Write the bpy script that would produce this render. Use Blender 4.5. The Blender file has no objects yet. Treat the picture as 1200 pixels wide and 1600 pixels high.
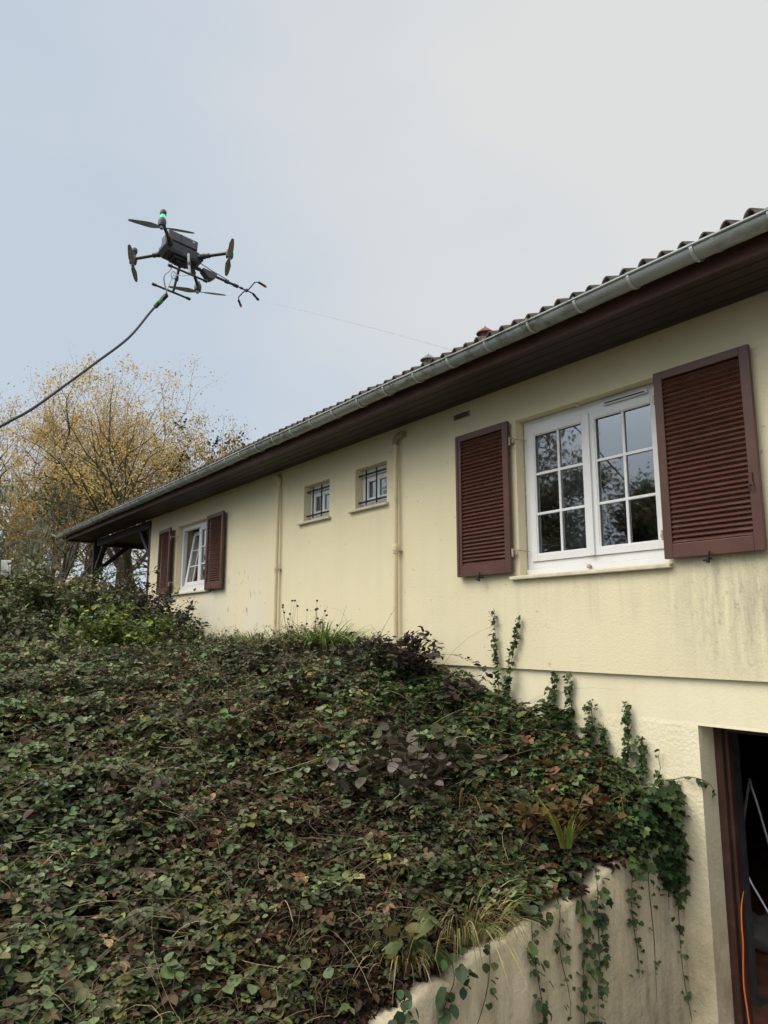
import bpy, math, random
import numpy as np
from mathutils import Vector, Matrix

S = bpy.context.scene
COL = S.collection
random.seed(7)
RNG = np.random.default_rng(11)
R = math.radians

# ------------------------------------------------------------------ camera
EYE = Vector((0.0, -4.6, 2.65))
cam = bpy.data.cameras.new("camera")
cam.sensor_fit = 'AUTO'
cam.sensor_width = 36.0
cam.lens = 1124.3 / 1600 * 36.0
cam.clip_start = 0.05
cam.clip_end = 1500
cam_o = bpy.data.objects.new("camera", cam)
COL.objects.link(cam_o)
cam_o.location = EYE
cam_o.rotation_euler = (R(90 + 9.51), 0, R(53.52))
S.camera = cam_o

# ------------------------------------------------------------------ sky, sun, exposure
SUN_EL, SUN_AZ = R(52), R(-20)          # azimuth from -y (behind the camera) towards +x
sun_dir = Vector((math.cos(SUN_EL) * math.sin(SUN_AZ), -math.cos(SUN_EL) * math.cos(SUN_AZ), math.sin(SUN_EL)))
world = bpy.data.worlds.new("World")
S.world = world
world.use_nodes = True
wt = world.node_tree
wt.nodes.clear()


def wn(kind, **kw):
    n = wt.nodes.new(kind)
    for k, v in kw.items():
        setattr(n, k, v)
    return n


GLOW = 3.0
w_out = wn('ShaderNodeOutputWorld')
w_tc = wn('ShaderNodeTexCoord')
w_sky = wn('ShaderNodeTexSky', sky_type='NISHITA')
w_sky.sun_disc = False
w_sky.sun_elevation = SUN_EL
w_sky.sun_rotation = math.pi + SUN_AZ * -1
w_bg1 = wn('ShaderNodeBackground')
w_bg1.inputs['Strength'].default_value = 0.12
wt.links.new(w_sky.outputs[0], w_bg1.inputs['Color'])
# the overcast: soft cloud sheet, bluish where thin, white where thick, brighter towards the zenith
w_map = wn('ShaderNodeMapping')
w_map.inputs['Scale'].default_value = (1.0, 1.0, 2.2)
wt.links.new(w_tc.outputs['Generated'], w_map.inputs['Vector'])
w_n = wn('ShaderNodeTexNoise')
w_n.inputs['Scale'].default_value = 1.5
w_n.inputs['Detail'].default_value = 4
w_n.inputs['Roughness'].default_value = 0.5
wt.links.new(w_map.outputs[0], w_n.inputs['Vector'])
w_dot = wn('ShaderNodeVectorMath', operation='DOT_PRODUCT')
wt.links.new(w_tc.outputs['Generated'], w_dot.inputs[0])
bright = Vector((-0.25, 0.78, 0.62)).normalized()     # thinner, whiter cloud over the roof
w_dot.inputs[1].default_value = bright
w_mr = wn('ShaderNodeMapRange')
w_mr.inputs['From Min'].default_value = 0.66
w_mr.inputs['From Max'].default_value = 1.0
w_mr.inputs['To Min'].default_value = 0.0
w_mr.inputs['To Max'].default_value = 1.0
wt.links.new(w_dot.outputs['Value'], w_mr.inputs['Value'])
w_sub = wn('ShaderNodeMath', operation='MULTIPLY_ADD')
wt.links.new(w_n.outputs['Fac'], w_sub.inputs[0])
w_sub.inputs[1].default_value = 1.5
w_sub.inputs[2].default_value = -0.70
w_add = wn('ShaderNodeMath', operation='ADD')
wt.links.new(w_mr.outputs[0], w_add.inputs[0])
wt.links.new(w_sub.outputs[0], w_add.inputs[1])
w_ramp = wn('ShaderNodeValToRGB')
w_ramp.color_ramp.elements[0].position = 0.0
w_ramp.color_ramp.elements[0].color = (0.585, 0.665, 0.755, 1)
w_ramp.color_ramp.elements[1].position = 0.95
w_ramp.color_ramp.elements[1].color = (0.81, 0.815, 0.795, 1)
wt.links.new(w_add.outputs[0], w_ramp.inputs['Fac'])
w_sep = wn('ShaderNodeSeparateXYZ')
wt.links.new(w_tc.outputs['Generated'], w_sep.inputs[0])
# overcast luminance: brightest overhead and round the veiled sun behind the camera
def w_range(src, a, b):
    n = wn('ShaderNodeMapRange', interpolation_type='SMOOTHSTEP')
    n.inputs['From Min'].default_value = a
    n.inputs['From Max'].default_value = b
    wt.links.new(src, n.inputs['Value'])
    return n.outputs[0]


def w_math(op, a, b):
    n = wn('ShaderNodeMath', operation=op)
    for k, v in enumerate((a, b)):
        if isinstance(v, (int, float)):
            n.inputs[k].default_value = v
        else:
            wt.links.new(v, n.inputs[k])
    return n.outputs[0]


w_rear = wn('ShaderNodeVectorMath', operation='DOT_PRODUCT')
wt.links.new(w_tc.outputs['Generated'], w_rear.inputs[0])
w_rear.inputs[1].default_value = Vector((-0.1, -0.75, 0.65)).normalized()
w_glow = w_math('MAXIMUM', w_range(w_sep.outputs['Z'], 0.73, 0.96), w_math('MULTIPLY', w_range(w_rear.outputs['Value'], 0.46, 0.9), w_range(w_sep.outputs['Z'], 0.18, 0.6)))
w_warm = wn('ShaderNodeMix', data_type='RGBA')
wt.links.new(w_glow, w_warm.inputs[0])
wt.links.new(w_ramp.outputs[0], w_warm.inputs[6])
w_warm.inputs[7].default_value = (0.80, 0.765, 0.71, 1)
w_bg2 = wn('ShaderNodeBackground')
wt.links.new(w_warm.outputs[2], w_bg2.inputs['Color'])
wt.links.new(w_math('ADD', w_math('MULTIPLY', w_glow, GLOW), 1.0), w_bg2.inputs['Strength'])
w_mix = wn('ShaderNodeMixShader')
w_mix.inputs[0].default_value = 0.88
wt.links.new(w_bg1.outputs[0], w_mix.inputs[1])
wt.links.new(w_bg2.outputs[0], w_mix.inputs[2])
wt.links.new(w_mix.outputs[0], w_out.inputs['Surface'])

sun = bpy.data.lights.new("sun", 'SUN')
sun.energy = 1.5
sun.angle = R(32)
sun.color = (1.0, 0.95, 0.87)
sun_o = bpy.data.objects.new("sun", sun)
COL.objects.link(sun_o)
sun_o.rotation_euler = sun_dir.to_track_quat('Z', 'Y').to_euler()
sun_o.location = (0, -8, 14)

S.view_settings.view_transform = 'Standard'
S.view_settings.look = 'None'
S.view_settings.exposure = 0.0
S.view_settings.gamma = 1.0
S.view_settings.use_curve_mapping = False
S.render.engine = 'CYCLES'
S.cycles.max_bounces = 6
S.cycles.diffuse_bounces = 3
S.cycles.glossy_bounces = 3
S.cycles.transparent_max_bounces = 8
S.cycles.use_denoising = True


# ------------------------------------------------------------------ object helpers
def empty(name, loc=(0, 0, 0), rot=(0, 0, 0)):
    o = bpy.data.objects.new(name, None)
    COL.objects.link(o)
    o.location = loc
    o.rotation_euler = rot
    o.empty_display_size = 0.1
    return o


def tag(o, label=None, cat=None, group=None, kind=None):
    if label: o['label'] = label
    if cat: o['category'] = cat
    if group: o['group'] = group
    if kind: o['kind'] = kind
    return o


def link_mesh(name, me, mats, parent=None):
    o = bpy.data.objects.new(name, me)
    COL.objects.link(o)
    for m in (mats if isinstance(mats, (list, tuple)) else [mats]):
        me.materials.append(m)
    if parent: o.parent = parent
    return o


class MB:
    """collects shapes for ONE mesh object"""

    def __init__(s):
        s.v, s.f, s.mi, s.cur = [], [], [], 0

    def add(s, vs, fs):
        o = len(s.v)
        s.v += [tuple(p) for p in vs]
        for f in fs:
            s.f.append(tuple(i + o for i in f))
            s.mi.append(s.cur)

    def box(s, x0, x1, y0, y1, z0, z1):
        s.add([(x0, y0, z0), (x1, y0, z0), (x1, y1, z0), (x0, y1, z0), (x0, y0, z1), (x1, y0, z1), (x1, y1, z1), (x0, y1, z1)],
              [(0, 3, 2, 1), (4, 5, 6, 7), (0, 1, 5, 4), (1, 2, 6, 5), (2, 3, 7, 6), (3, 0, 4, 7)])
        return s

    def obox(s, c, ax, ay, az):
        c, ax, ay, az = Vector(c), Vector(ax), Vector(ay), Vector(az)
        vs = [c + ax * i + ay * j + az * k for k in (-1, 1) for j in (-1, 1) for i in (-1, 1)]
        s.add(vs, [(0, 2, 3, 1), (4, 5, 7, 6), (0, 1, 5, 4), (1, 3, 7, 5), (3, 2, 6, 7), (2, 0, 4, 6)])
        return s

    def bar(s, a, b, w, h, up=(0, 0, 1)):
        a, b = Vector(a), Vector(b)
        d = (b - a)
        L = d.length
        d.normalize()
        sx = d.cross(Vector(up))
        if sx.length < 1e-4: sx = d.cross(Vector((0, 1, 0)))
        sx.normalize()
        uz = sx.cross(d)
        return s.obox((a + b) / 2, d * L / 2, sx * w / 2, uz * h / 2)

    def tube(s, pts, rad, n=8, cap=True):
        pts = [Vector(p) for p in pts]
        m = len(pts)
        if not isinstance(rad, (list, tuple, np.ndarray)): rad = [rad] * m
        vs, fs = [], []
        ref = None
        for i, p in enumerate(pts):
            d = (pts[min(i + 1, m - 1)] - pts[max(i - 1, 0)])
            if d.length < 1e-9: d = Vector((0, 0, 1))
            d.normalize()
            if ref is None:
                ref = d.cross(Vector((0.31, 0.87, 0.39)))
                if ref.length < 1e-3: ref = d.cross(Vector((1, 0, 0)))
            ref = ref - d * ref.dot(d)
            ref.normalize()
            b = d.cross(ref)
            for k in range(n):
                a = 2 * math.pi * k / n
                vs.append(p + (ref * math.cos(a) + b * math.sin(a)) * rad[i])
        for i in range(m - 1):
            for k in range(n):
                k2 = (k + 1) % n
                fs.append((i * n + k, i * n + k2, (i + 1) * n + k2, (i + 1) * n + k))
        if cap:
            fs.append(tuple(range(n - 1, -1, -1)))
            fs.append(tuple((m - 1) * n + k for k in range(n)))
        s.add(vs, fs)
        return s

    def lathe(s, prof, M=None, n=16):
        """prof: (r, z) pairs round local z, placed by matrix M"""
        M = M or Matrix()
        vs, fs = [], []
        for r_, z_ in prof:
            for k in range(n):
                a = 2 * math.pi * k / n
                vs.append(M @ Vector((r_ * math.cos(a), r_ * math.sin(a), z_)))
        for i in range(len(prof) - 1):
            for k in range(n):
                k2 = (k + 1) % n
                fs.append((i * n + k, i * n + k2, (i + 1) * n + k2, (i + 1) * n + k))
        fs.append(tuple(range(n - 1, -1, -1)))
        fs.append(tuple((len(prof) - 1) * n + k for k in range(n)))
        s.add(vs, fs)
        return s

    def build(s, name, mats, parent=None, smooth=False, bevel=0.0, sharp=35):
        me = bpy.data.meshes.new(name)
        me.from_pydata(s.v, [], s.f)
        o = link_mesh(name, me, mats, parent)
        if any(s.mi):
            me.polygons.foreach_set('material_index', s.mi)
        if smooth:
            me.polygons.foreach_set('use_smooth', [True] * len(me.polygons))
            me.set_sharp_from_angle(angle=R(sharp))
        me.update()
        if bevel:
            b = o.modifiers.new('bevel', 'BEVEL')
            b.width = bevel
            b.segments = 2
            b.limit_method = 'ANGLE'
            b.angle_limit = R(40)
        return o


def np_mesh(name, V, F, mats, parent=None, cols=None, smooth=False):
    """V (n,3), F (m,k) all faces with k corners, cols (n,4) leaf colours"""
    me = bpy.data.meshes.new(name)
    V = np.ascontiguousarray(V, dtype=np.float32)
    F = np.ascontiguousarray(F, dtype=np.int32)
    me.vertices.add(len(V))
    me.vertices.foreach_set('co', V.ravel())
    me.loops.add(F.size)
    me.loops.foreach_set('vertex_index', F.ravel())
    me.polygons.add(len(F))
    me.polygons.foreach_set('loop_start', np.arange(0, F.size, F.shape[1], dtype=np.int32))
    me.polygons.foreach_set('loop_total', np.full(len(F), F.shape[1], dtype=np.int32))
    if smooth:
        me.polygons.foreach_set('use_smooth', np.ones(len(F), dtype=bool))
    me.update(calc_edges=True)
    if cols is not None:
        a = me.color_attributes.new('leaf_colour', 'FLOAT_COLOR', 'POINT')
        a.data.foreach_set('color', np.ascontiguousarray(cols, dtype=np.float32).ravel())
    return link_mesh(name, me, mats, parent)


# ------------------------------------------------------------------ material helpers
class NT:
    def __init__(s, name):
        s.m = bpy.data.materials.new(name)
        s.m.use_nodes = True
        s.t = s.m.node_tree
        s.b = s.t.nodes['Principled BSDF']
        s.out = s.t.nodes['Material Output']
        s.co = s.t.nodes.new('ShaderNodeTexCoord').outputs['Object']

    def put(s, sock, v):
        if isinstance(v, bpy.types.NodeSocket):
            s.t.links.new(v, sock)
        elif isinstance(v, (tuple, list)) and len(v) == 3 and sock.type == 'RGBA':
            sock.default_value = (*v, 1)
        else:
            sock.default_value = v

    def noise(s, scale=5.0, detail=3.0, rough=0.55, vec=None, stretch=None, seed=0.0):
        v = vec or s.co
        if stretch or seed:
            mp = s.t.nodes.new('ShaderNodeMapping')
            s.put(mp.inputs['Vector'], v)
            mp.inputs['Scale'].default_value = stretch or (1, 1, 1)
            mp.inputs['Location'].default_value = (seed, seed * 1.7, seed * .6)
            v = mp.outputs[0]
        n = s.t.nodes.new('ShaderNodeTexNoise')
        s.put(n.inputs['Vector'], v)
        n.inputs['Scale'].default_value = scale
        n.inputs['Detail'].default_value = detail
        n.inputs['Roughness'].default_value = rough
        return n.outputs['Fac']

    def mr(s, v, a, b, c=0.0, d=1.0):
        n = s.t.nodes.new('ShaderNodeMapRange')
        s.put(n.inputs['Value'], v)
        for k, x in zip(('From Min', 'From Max', 'To Min', 'To Max'), (a, b, c, d)):
            n.inputs[k].default_value = x
        return n.outputs[0]

    def math(s, op, a, b=0.0):
        n = s.t.nodes.new('ShaderNodeMath')
        n.operation = op
        s.put(n.inputs[0], a)
        s.put(n.inputs[1], b)
        return n.outputs[0]

    def mul(s, *a):
        r = a[0]
        for x in a[1:]: r = s.math('MULTIPLY', r, x)
        return r

    def mix(s, fac, a, b, blend='MIX'):
        n = s.t.nodes.new('ShaderNodeMix')
        n.data_type = 'RGBA'
        n.blend_type = blend
        s.put(n.inputs[0], fac)
        s.put(n.inputs[6], a)
        s.put(n.inputs[7], b)
        return n.outputs[2]

    def xyz(s):
        n = s.t.nodes.new('ShaderNodeSeparateXYZ')
        s.put(n.inputs[0], s.co)
        return n.outputs

    def bump(s, h, strength=0.5, dist=0.01, prev=None):
        n = s.t.nodes.new('ShaderNodeBump')
        s.put(n.inputs['Height'], h)
        n.inputs['Strength'].default_value = strength
        n.inputs['Distance'].default_value = dist
        if prev: s.t.links.new(prev, n.inputs['Normal'])
        s.t.links.new(n.outputs[0], s.b.inputs['Normal'])
        return n.outputs[0]

    def set(s, color=None, rough=None, spec=None, metal=None):
        if color is not None: s.put(s.b.inputs['Base Color'], color)
        if rough is not None: s.put(s.b.inputs['Roughness'], rough)
        if spec is not None: s.b.inputs['Specular IOR Level'].default_value = spec
        if metal is not None: s.b.inputs['Metallic'].default_value = metal
        return s.m

    def box_mask(s, lo, hi, soft, axes='xz'):
        """soft-edged rectangle in object space"""
        o = s.xyz()
        r = None
        for ax, a, b in zip(axes, lo, hi):
            c = o['XYZ'.index(ax.upper())]
            m = s.mul(s.mr(c, a - soft, a + soft), s.mr(c, b + soft, b - soft))
            r = m if r is None else s.mul(r, m)
        return r


def simple(name, col, rough=0.6, var=0.18, scale=14, spec=0.4, metal=0.0, bump=0.0, bscale=60, stretch=None):
    n = NT(name)
    k = n.noise(scale, 4, 0.6, stretch=stretch)
    c = n.mix(n.mr(k, 0.3, 0.7), tuple(x * (1 - var) for x in col), tuple(min(1, x * (1 + var)) for x in col))
    if bump: n.bump(n.noise(bscale, 3), bump, 0.004)
    return n.set(c, rough, spec, metal)


def leaf_material(name, rough=0.5, spec=0.35, trans=0.25):
    n = NT(name)
    at = n.t.nodes.new('ShaderNodeAttribute')
    at.attribute_name = 'leaf_colour'
    k = n.noise(45, 3, 0.6)
    c = n.mix(n.mr(k, 0.3, 0.75), at.outputs['Color'], n.mix(1.0, at.outputs['Color'], (0.62, 0.6, 0.55), 'MULTIPLY'))
    n.set(c, rough, spec)
    tr = n.t.nodes.new('ShaderNodeBsdfTranslucent')
    n.put(tr.inputs['Color'], c)
    mx = n.t.nodes.new('ShaderNodeMixShader')
    mx.inputs[0].default_value = trans
    n.t.links.new(n.b.outputs[0], mx.inputs[1])
    n.t.links.new(tr.outputs[0], mx.inputs[2])
    n.t.links.new(mx.outputs[0], n.out.inputs['Surface'])
    return n.m


# --- rendered wall
def wall_material():
    n = NT('cream_render')
    x, y, z = n.xyz()
    big = n.noise(0.9, 4, 0.6)
    c = n.mix(n.mr(big, 0.3, 0.7), (0.75, 0.67, 0.45), (0.80, 0.72, 0.495))
    streak = n.noise(1.0, 4, 0.65, stretch=(5.0, 1, 0.35))
    c = n.mix(n.mul(n.mr(streak, 0.48, 0.75), 0.18), c, (0.60, 0.55, 0.38))
    grain = n.noise(75, 4, 0.7)
    c = n.mix(n.mr(grain, 0.35, 0.7, 0.0, 0.28), c, (0.62, 0.55, 0.36))
    # hairline cracks here and there
    vr = n.t.nodes.new('ShaderNodeTexVoronoi')
    vr.feature = 'DISTANCE_TO_EDGE'
    vr.inputs['Scale'].default_value = 0.9
    dv_ = n.t.nodes.new('ShaderNodeVectorMath')
    dv_.operation = 'ADD'
    nn = n.t.nodes.new('ShaderNodeTexNoise')
    nn.inputs['Scale'].default_value = 4.0
    n.put(nn.inputs['Vector'], n.co)
    n.put(dv_.inputs[0], n.co)
    n.t.links.new(nn.outputs['Color'], dv_.inputs[1])
    n.t.links.new(dv_.outputs[0], vr.inputs['Vector'])
    ck = n.mul(n.mr(vr.outputs['Distance'], 0.0035, 0.001), n.mr(n.noise(0.8, 2, .5, seed=12), 0.56, 0.62))
    c = n.mix(n.mul(ck, 0.32), c, (0.30, 0.26, 0.17))
    # washed-out and scuffed patch below the far window
    m1 = n.box_mask((-11.9, 2.4), (-8.75, 3.5), 0.45)
    c = n.mix(n.mul(m1, n.mr(n.noise(1.6, 4, 0.6, stretch=(1, 1, .7)), 0.35, 0.6), 0.7), c, (0.70, 0.67, 0.56))
    sc = n.noise(7, 3, 0.5, stretch=(1.5, 1, 0.6), seed=3.1)
    m2 = n.box_mask((-11.6, 2.65), (-9.2, 3.45), 0.2)
    c = n.mix(n.mul(m2, n.mr(sc, 0.63, 0.68), 0.85), c, (0.24, 0.24, 0.24))
    # algae streaks under the big right-hand shutter
    m3 = n.box_mask((-2.75, 2.5), (-1.2, 3.2), 0.3)
    st = n.noise(1.0, 5, 0.7, stretch=(9, 1, 0.9), seed=8.0)
    c = n.mix(n.mul(m3, n.mr(st, 0.38, 0.66), 0.75), c, (0.30, 0.275, 0.20))
    gr = n.noise(26, 4, 0.7, stretch=(1, 1, .6))
    c = n.mix(n.mul(m3, n.mr(gr, 0.52, 0.7), 0.5), c, (0.25, 0.235, 0.18))
    # grime under sills and at eaves, small marks
    sp = n.noise(13, 2, 0.5, seed=5.0)
    c = n.mix(n.mul(n.mr(sp, 0.72, 0.76), 0.5), c, (0.38, 0.33, 0.22))
    drip = n.mul(n.box_mask((-4.5, 2.75), (-2.8, 3.12), 0.1), n.mr(n.noise(1, 3, .6, stretch=(14, 1, .8), seed=2), 0.5, 0.7))
    c = n.mix(n.mul(drip, 0.3), c, (0.5, 0.45, 0.30))
    n.set(c, 0.9, 0.2)
    b1 = n.bump(n.noise(55, 4, 0.65), 0.5, 0.007)
    n.bump(n.noise(160, 2, 0.6), 0.3, 0.003, b1)
    return n.m


def basement_material():
    n = NT('cream_basement_render')
    x, y, z = n.xyz()
    big = n.noise(1.3, 4, 0.6)
    c = n.mix(n.mr(big, 0.3, 0.7), (0.76, 0.68, 0.46), (0.82, 0.75, 0.54))
    streak = n.noise(1.0, 4, 0.6, stretch=(6.0, 1, 0.6), seed=1)
    c = n.mix(n.mul(n.mr(streak, 0.45, 0.75), 0.4), c, (0.62, 0.56, 0.38))
    damp = n.mul(n.mr(z, 1.5, 0.5), n.mr(n.noise(3.0, 5, 0.7, seed=4), 0.35, 0.6))
    c = n.mix(n.mul(damp, 0.75), c, (0.42, 0.35, 0.22))
    n.set(c, 0.9, 0.2)
    rough_low = n.mr(z, 2.06, 2.03)
    h = n.math('ADD', n.mul(n.noise(38, 3, 0.6), n.math('ADD', n.mul(rough_low, 1.6), 0.5)), n.mul(n.noise(130, 2, 0.6), 0.4))
    n.bump(h, 0.42, 0.008)
    return n.m


def concrete_material():
    n = NT('stained_concrete')
    x, y, z = n.xyz()
    big = n.noise(1.8, 5, 0.65)
    c = n.mix(n.mr(big, 0.3, 0.7), (0.47, 0.40, 0.265), (0.64, 0.56, 0.41))
    streak = n.noise(1.0, 6, 0.72, stretch=(1, 3.6, 0.6), seed=2)
    c = n.mix(n.mul(n.mr(streak, 0.46, 0.7), 0.75), c, (0.22, 0.185, 0.125))
    pale = n.noise(1.0, 6, 0.7, stretch=(1, 4.5, 0.8), seed=9)
    c = n.mix(n.mul(n.mr(pale, 0.58, 0.72), 0.5), c, (0.62, 0.58, 0.48))
    c = n.mix(n.mul(n.mr(n.noise(16, 4, .7, seed=6), 0.6, 0.75), 0.4), c, (0.20, 0.20, 0.11))
    n.set(c, 0.92, 0.2)
    pit = n.noise(42, 3, 0.6, seed=3)
    c = n.mix(n.mul(n.mr(pit, 0.66, 0.74), 0.55), c, (0.16, 0.135, 0.095))
    dk = n.noise(2.6, 6, 0.75, seed=14, stretch=(1, 1.6, .5))
    c = n.mix(n.mul(n.mr(dk, 0.5, 0.68), 0.55), c, (0.20, 0.165, 0.105))
    n.set(c, 0.92, 0.2)
    b = n.bump(n.noise(24, 5, 0.65), 0.8, 0.014)
    n.bump(pit, 0.5, 0.006, b)
    return n.m


def wood_material(name, a, b, worn, amount=0.3, stretch=(0.7, 14, 14), rough=0.55):
    n = NT(name)
    g = n.noise(3.0, 5, 0.65, stretch=stretch)
    c = n.mix(n.mr(g, 0.3, 0.7), a, b)
    w = n.noise(2.2, 5, 0.7, stretch=(1, 2.5, 2.5), seed=3)
    c = n.mix(n.mul(n.mr(w, 0.52, 0.72), amount), c, worn)
    n.set(c, rough, 0.35)
    n.bump(g, 0.25, 0.003)
    return n.m


def tile_material():
    n = NT('weathered_roof_tile')
    k = n.noise(2.4, 5, 0.65)
    c = n.mix(n.mr(k, 0.35, 0.65), (0.045, 0.040, 0.038), (0.105, 0.075, 0.062))
    l = n.noise(17, 4, 0.65, seed=4)
    c = n.mix(n.mul(n.mr(l, 0.55, 0.68), 0.6), c, (0.16, 0.16, 0.13))
    n.set(c, 0.9, 0.2)
    n.bump(n.noise(70, 3), 0.4, 0.005)
    return n.m


def zinc_material():
    n = NT('aged_zinc')
    k = n.noise(1.6, 4, 0.6, stretch=(0.5, 1, 1))
    c = n.mix(n.mr(k, 0.3, 0.7), (0.27, 0.30, 0.29), (0.40, 0.42, 0.40))
    l = n.noise(10, 6, 0.75, stretch=(1, 1, 1.4))
    zone = n.noise(0.75, 2, 0.5, seed=6)
    c = n.mix(n.mul(n.mr(l, 0.47, 0.62), n.mr(zone, 0.36, 0.56), 0.8), c, (0.105, 0.11, 0.075))
    n.set(c, 0.55, 0.5, 0.25)
    n.bump(l, 0.15, 0.003)
    return n.m


def shutter_material():
    n = NT('brown_shutter_paint')
    k = n.noise(4, 4, 0.6)
    c = n.mix(n.mr(k, 0.3, 0.7), (0.082, 0.037, 0.027), (0.112, 0.051, 0.036))
    w = n.noise(9, 5, 0.7, stretch=(.35, 1, 1.6), seed=7)
    c = n.mix(n.mul(n.mr(w, 0.6, 0.76), 0.35), c, (0.15, 0.055, 0.04))
    ch = n.noise(34, 3, 0.6, seed=2)
    c = n.mix(n.mul(n.mr(ch, 0.72, 0.76), 0.7), c, (0.32, 0.24, 0.20))
    n.set(c, 0.42, 0.4)
    n.bump(n.noise(30, 4, stretch=(1, 1, .2)), 0.08, 0.003)
    return n.m


def slat_material():
    n = NT('dark_louvre_paint')
    k = n.noise(5, 4, 0.6, stretch=(.4, 1, 1))
    c = n.mix(n.mr(k, 0.3, 0.7), (0.064, 0.022, 0.016), (0.098, 0.031, 0.022))
    d_ = n.noise(8, 5, 0.7, stretch=(.5, 1, 2.5), seed=4)
    c = n.mix(n.mul(n.mr(d_, 0.5, 0.72), 0.5), c, (0.17, 0.085, 0.065))
    n.set(c, 0.4, 0.4)
    return n.m


def pvc_material():
    n = NT('white_pvc')
    k = n.noise(3, 4, 0.6)
    c = n.mix(n.mr(k, 0.3, 0.75), (0.80, 0.80, 0.79), (0.74, 0.74, 0.72))
    g = n.noise(11, 4, 0.7, seed=5)
    c = n.mix(n.mul(n.mr(g, 0.62, 0.8), 0.4), c, (0.5, 0.48, 0.42))
    return n.set(c, 0.35, 0.5)


def pane_material():
    n = NT('window_glass')
    gl = n.t.nodes.new('ShaderNodeBsdfGlossy')
    gl.inputs['Roughness'].default_value = 0.022
    gl.inputs['Color'].default_value = (0.93, 0.95, 0.97, 1)
    tr = n.t.nodes.new('ShaderNodeBsdfTransparent')
    tr.inputs['Color'].default_value = (0.82, 0.85, 0.84, 1)
    fr = n.t.nodes.new('ShaderNodeFresnel')
    fr.inputs['IOR'].default_value = 1.6
    f = n.mr(fr.outputs[0], 0.0, 1.0, 0.32, 1.0)
    # old glass is never quite flat
    bm = n.t.nodes.new('ShaderNodeBump')
    n.put(bm.inputs['Height'], n.noise(2.3, 2, 0.5))
    bm.inputs['Strength'].default_value = 0.05
    bm.inputs['Distance'].default_value = 0.02
    n.t.links.new(bm.outputs[0], gl.inputs['Normal'])
    mx = n.t.nodes.new('ShaderNodeMixShader')
    n.put(mx.inputs[0], f)
    n.t.links.new(tr.outputs[0], mx.inputs[1])
    n.t.links.new(gl.outputs[0], mx.inputs[2])
    n.t.links.new(mx.outputs[0], n.out.inputs['Surface'])
    return n.m


def soil_material():
    n = NT('leaf_littered_soil')
    k = n.noise(9, 6, 0.7)
    c = n.mix(n.mr(k, 0.3, 0.7), (0.018, 0.014, 0.010), (0.055, 0.038, 0.024))
    l = n.noise(34, 3, 0.6, seed=2)
    c = n.mix(n.mul(n.mr(l, 0.6, 0.66), 0.6), c, (0.10, 0.06, 0.03))
    g = n.noise(0.6, 4, 0.6, seed=8)
    c = n.mix(n.mr(g, 0.45, 0.65), c, n.mix(0.6, c, (0.03, 0.045, 0.015)))
    n.set(c, 0.95, 0.2)
    n.bump(n.noise(22, 5, 0.7), 0.9, 0.03)
    return n.m


M = {}
M['wall'] = wall_material()
M['basement'] = basement_material()
M['concrete'] = concrete_material()
M['tile'] = tile_material()
M['zinc'] = zinc_material()
M['strap'] = simple('galvanised_strap', (0.52, 0.54, 0.53), 0.45, 0.12, 20, 0.5, 0.3)
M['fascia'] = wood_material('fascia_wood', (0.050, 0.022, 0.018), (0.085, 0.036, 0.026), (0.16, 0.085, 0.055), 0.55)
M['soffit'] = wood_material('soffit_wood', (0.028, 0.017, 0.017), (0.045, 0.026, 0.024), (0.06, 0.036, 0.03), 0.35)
M['timber'] = wood_material('porch_timber', (0.030, 0.024, 0.022), (0.055, 0.042, 0.037), (0.09, 0.075, 0.065), 0.4, stretch=(6, 6, 0.8))
M['ceiling'] = wood_material('porch_ceiling_panel', (0.10, 0.085, 0.045), (0.15, 0.125, 0.07), (0.07, 0.055, 0.03), 0.5)
M['shutter'] = shutter_material()
M['slat'] = slat_material()
M['pvc'] = pvc_material()
M['glass'] = pane_material()
M['sill'] = simple('stone_sill', (0.62, 0.56, 0.42), 0.85, 0.18, 9, 0.2, bump=0.3)
M['pipe'] = NT('cream_pipe_paint')
_p = M['pipe']
_c = _p.mix(_p.mr(_p.noise(3, 4, .6, stretch=(1, 1, .5)), 0.35, 0.7), (0.70, 0.60, 0.385), (0.60, 0.49, 0.30))
_c = _p.mix(_p.mul(_p.mr(_p.noise(11, 5, .7, stretch=(1, 1, .3), seed=2), 0.58, 0.7), 0.6), _c, (0.30, 0.22, 0.13))
M['pipe'] = _p.set(_c, 0.6, 0.35)
M['old_pipe'] = simple('stained_clay_pipe', (0.30, 0.24, 0.165), 0.7, 0.3, 18)
M['iron'] = simple('black_iron', (0.018, 0.018, 0.020), 0.5, 0.3, 20)
M['hinge'] = simple('rusty_hinge', (0.42, 0.36, 0.28), 0.6, 0.35, 40)
M['curtain'] = simple('grey_net_curtain', (0.40, 0.41, 0.42), 0.9, 0.12, 5)
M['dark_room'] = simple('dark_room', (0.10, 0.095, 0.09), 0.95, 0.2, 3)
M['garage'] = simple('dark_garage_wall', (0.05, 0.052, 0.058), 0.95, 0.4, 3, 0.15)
M['garage_floor'] = simple('red_brown_garage_floor', (0.30, 0.125, 0.09), 0.7, 0.35, 5, 0.3)
M['door_wood'] = wood_material('garage_frame_wood', (0.036, 0.018, 0.013), (0.075, 0.032, 0.022), (0.13, 0.075, 0.055), 0.4, stretch=(10, 10, 0.8))
M['terracotta'] = simple('terracotta', (0.18, 0.08, 0.058), 0.85, 0.25, 16, 0.2, bump=0.2)
M['grey_clay'] = simple('grey_clay', (0.20, 0.19, 0.185), 0.85, 0.25, 16, 0.2, bump=0.2)
M['soil'] = soil_material()
M['asphalt'] = simple('driveway_asphalt', (0.10, 0.095, 0.088), 0.9, 0.3, 20, 0.2, bump=0.6, bscale=120)
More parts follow.
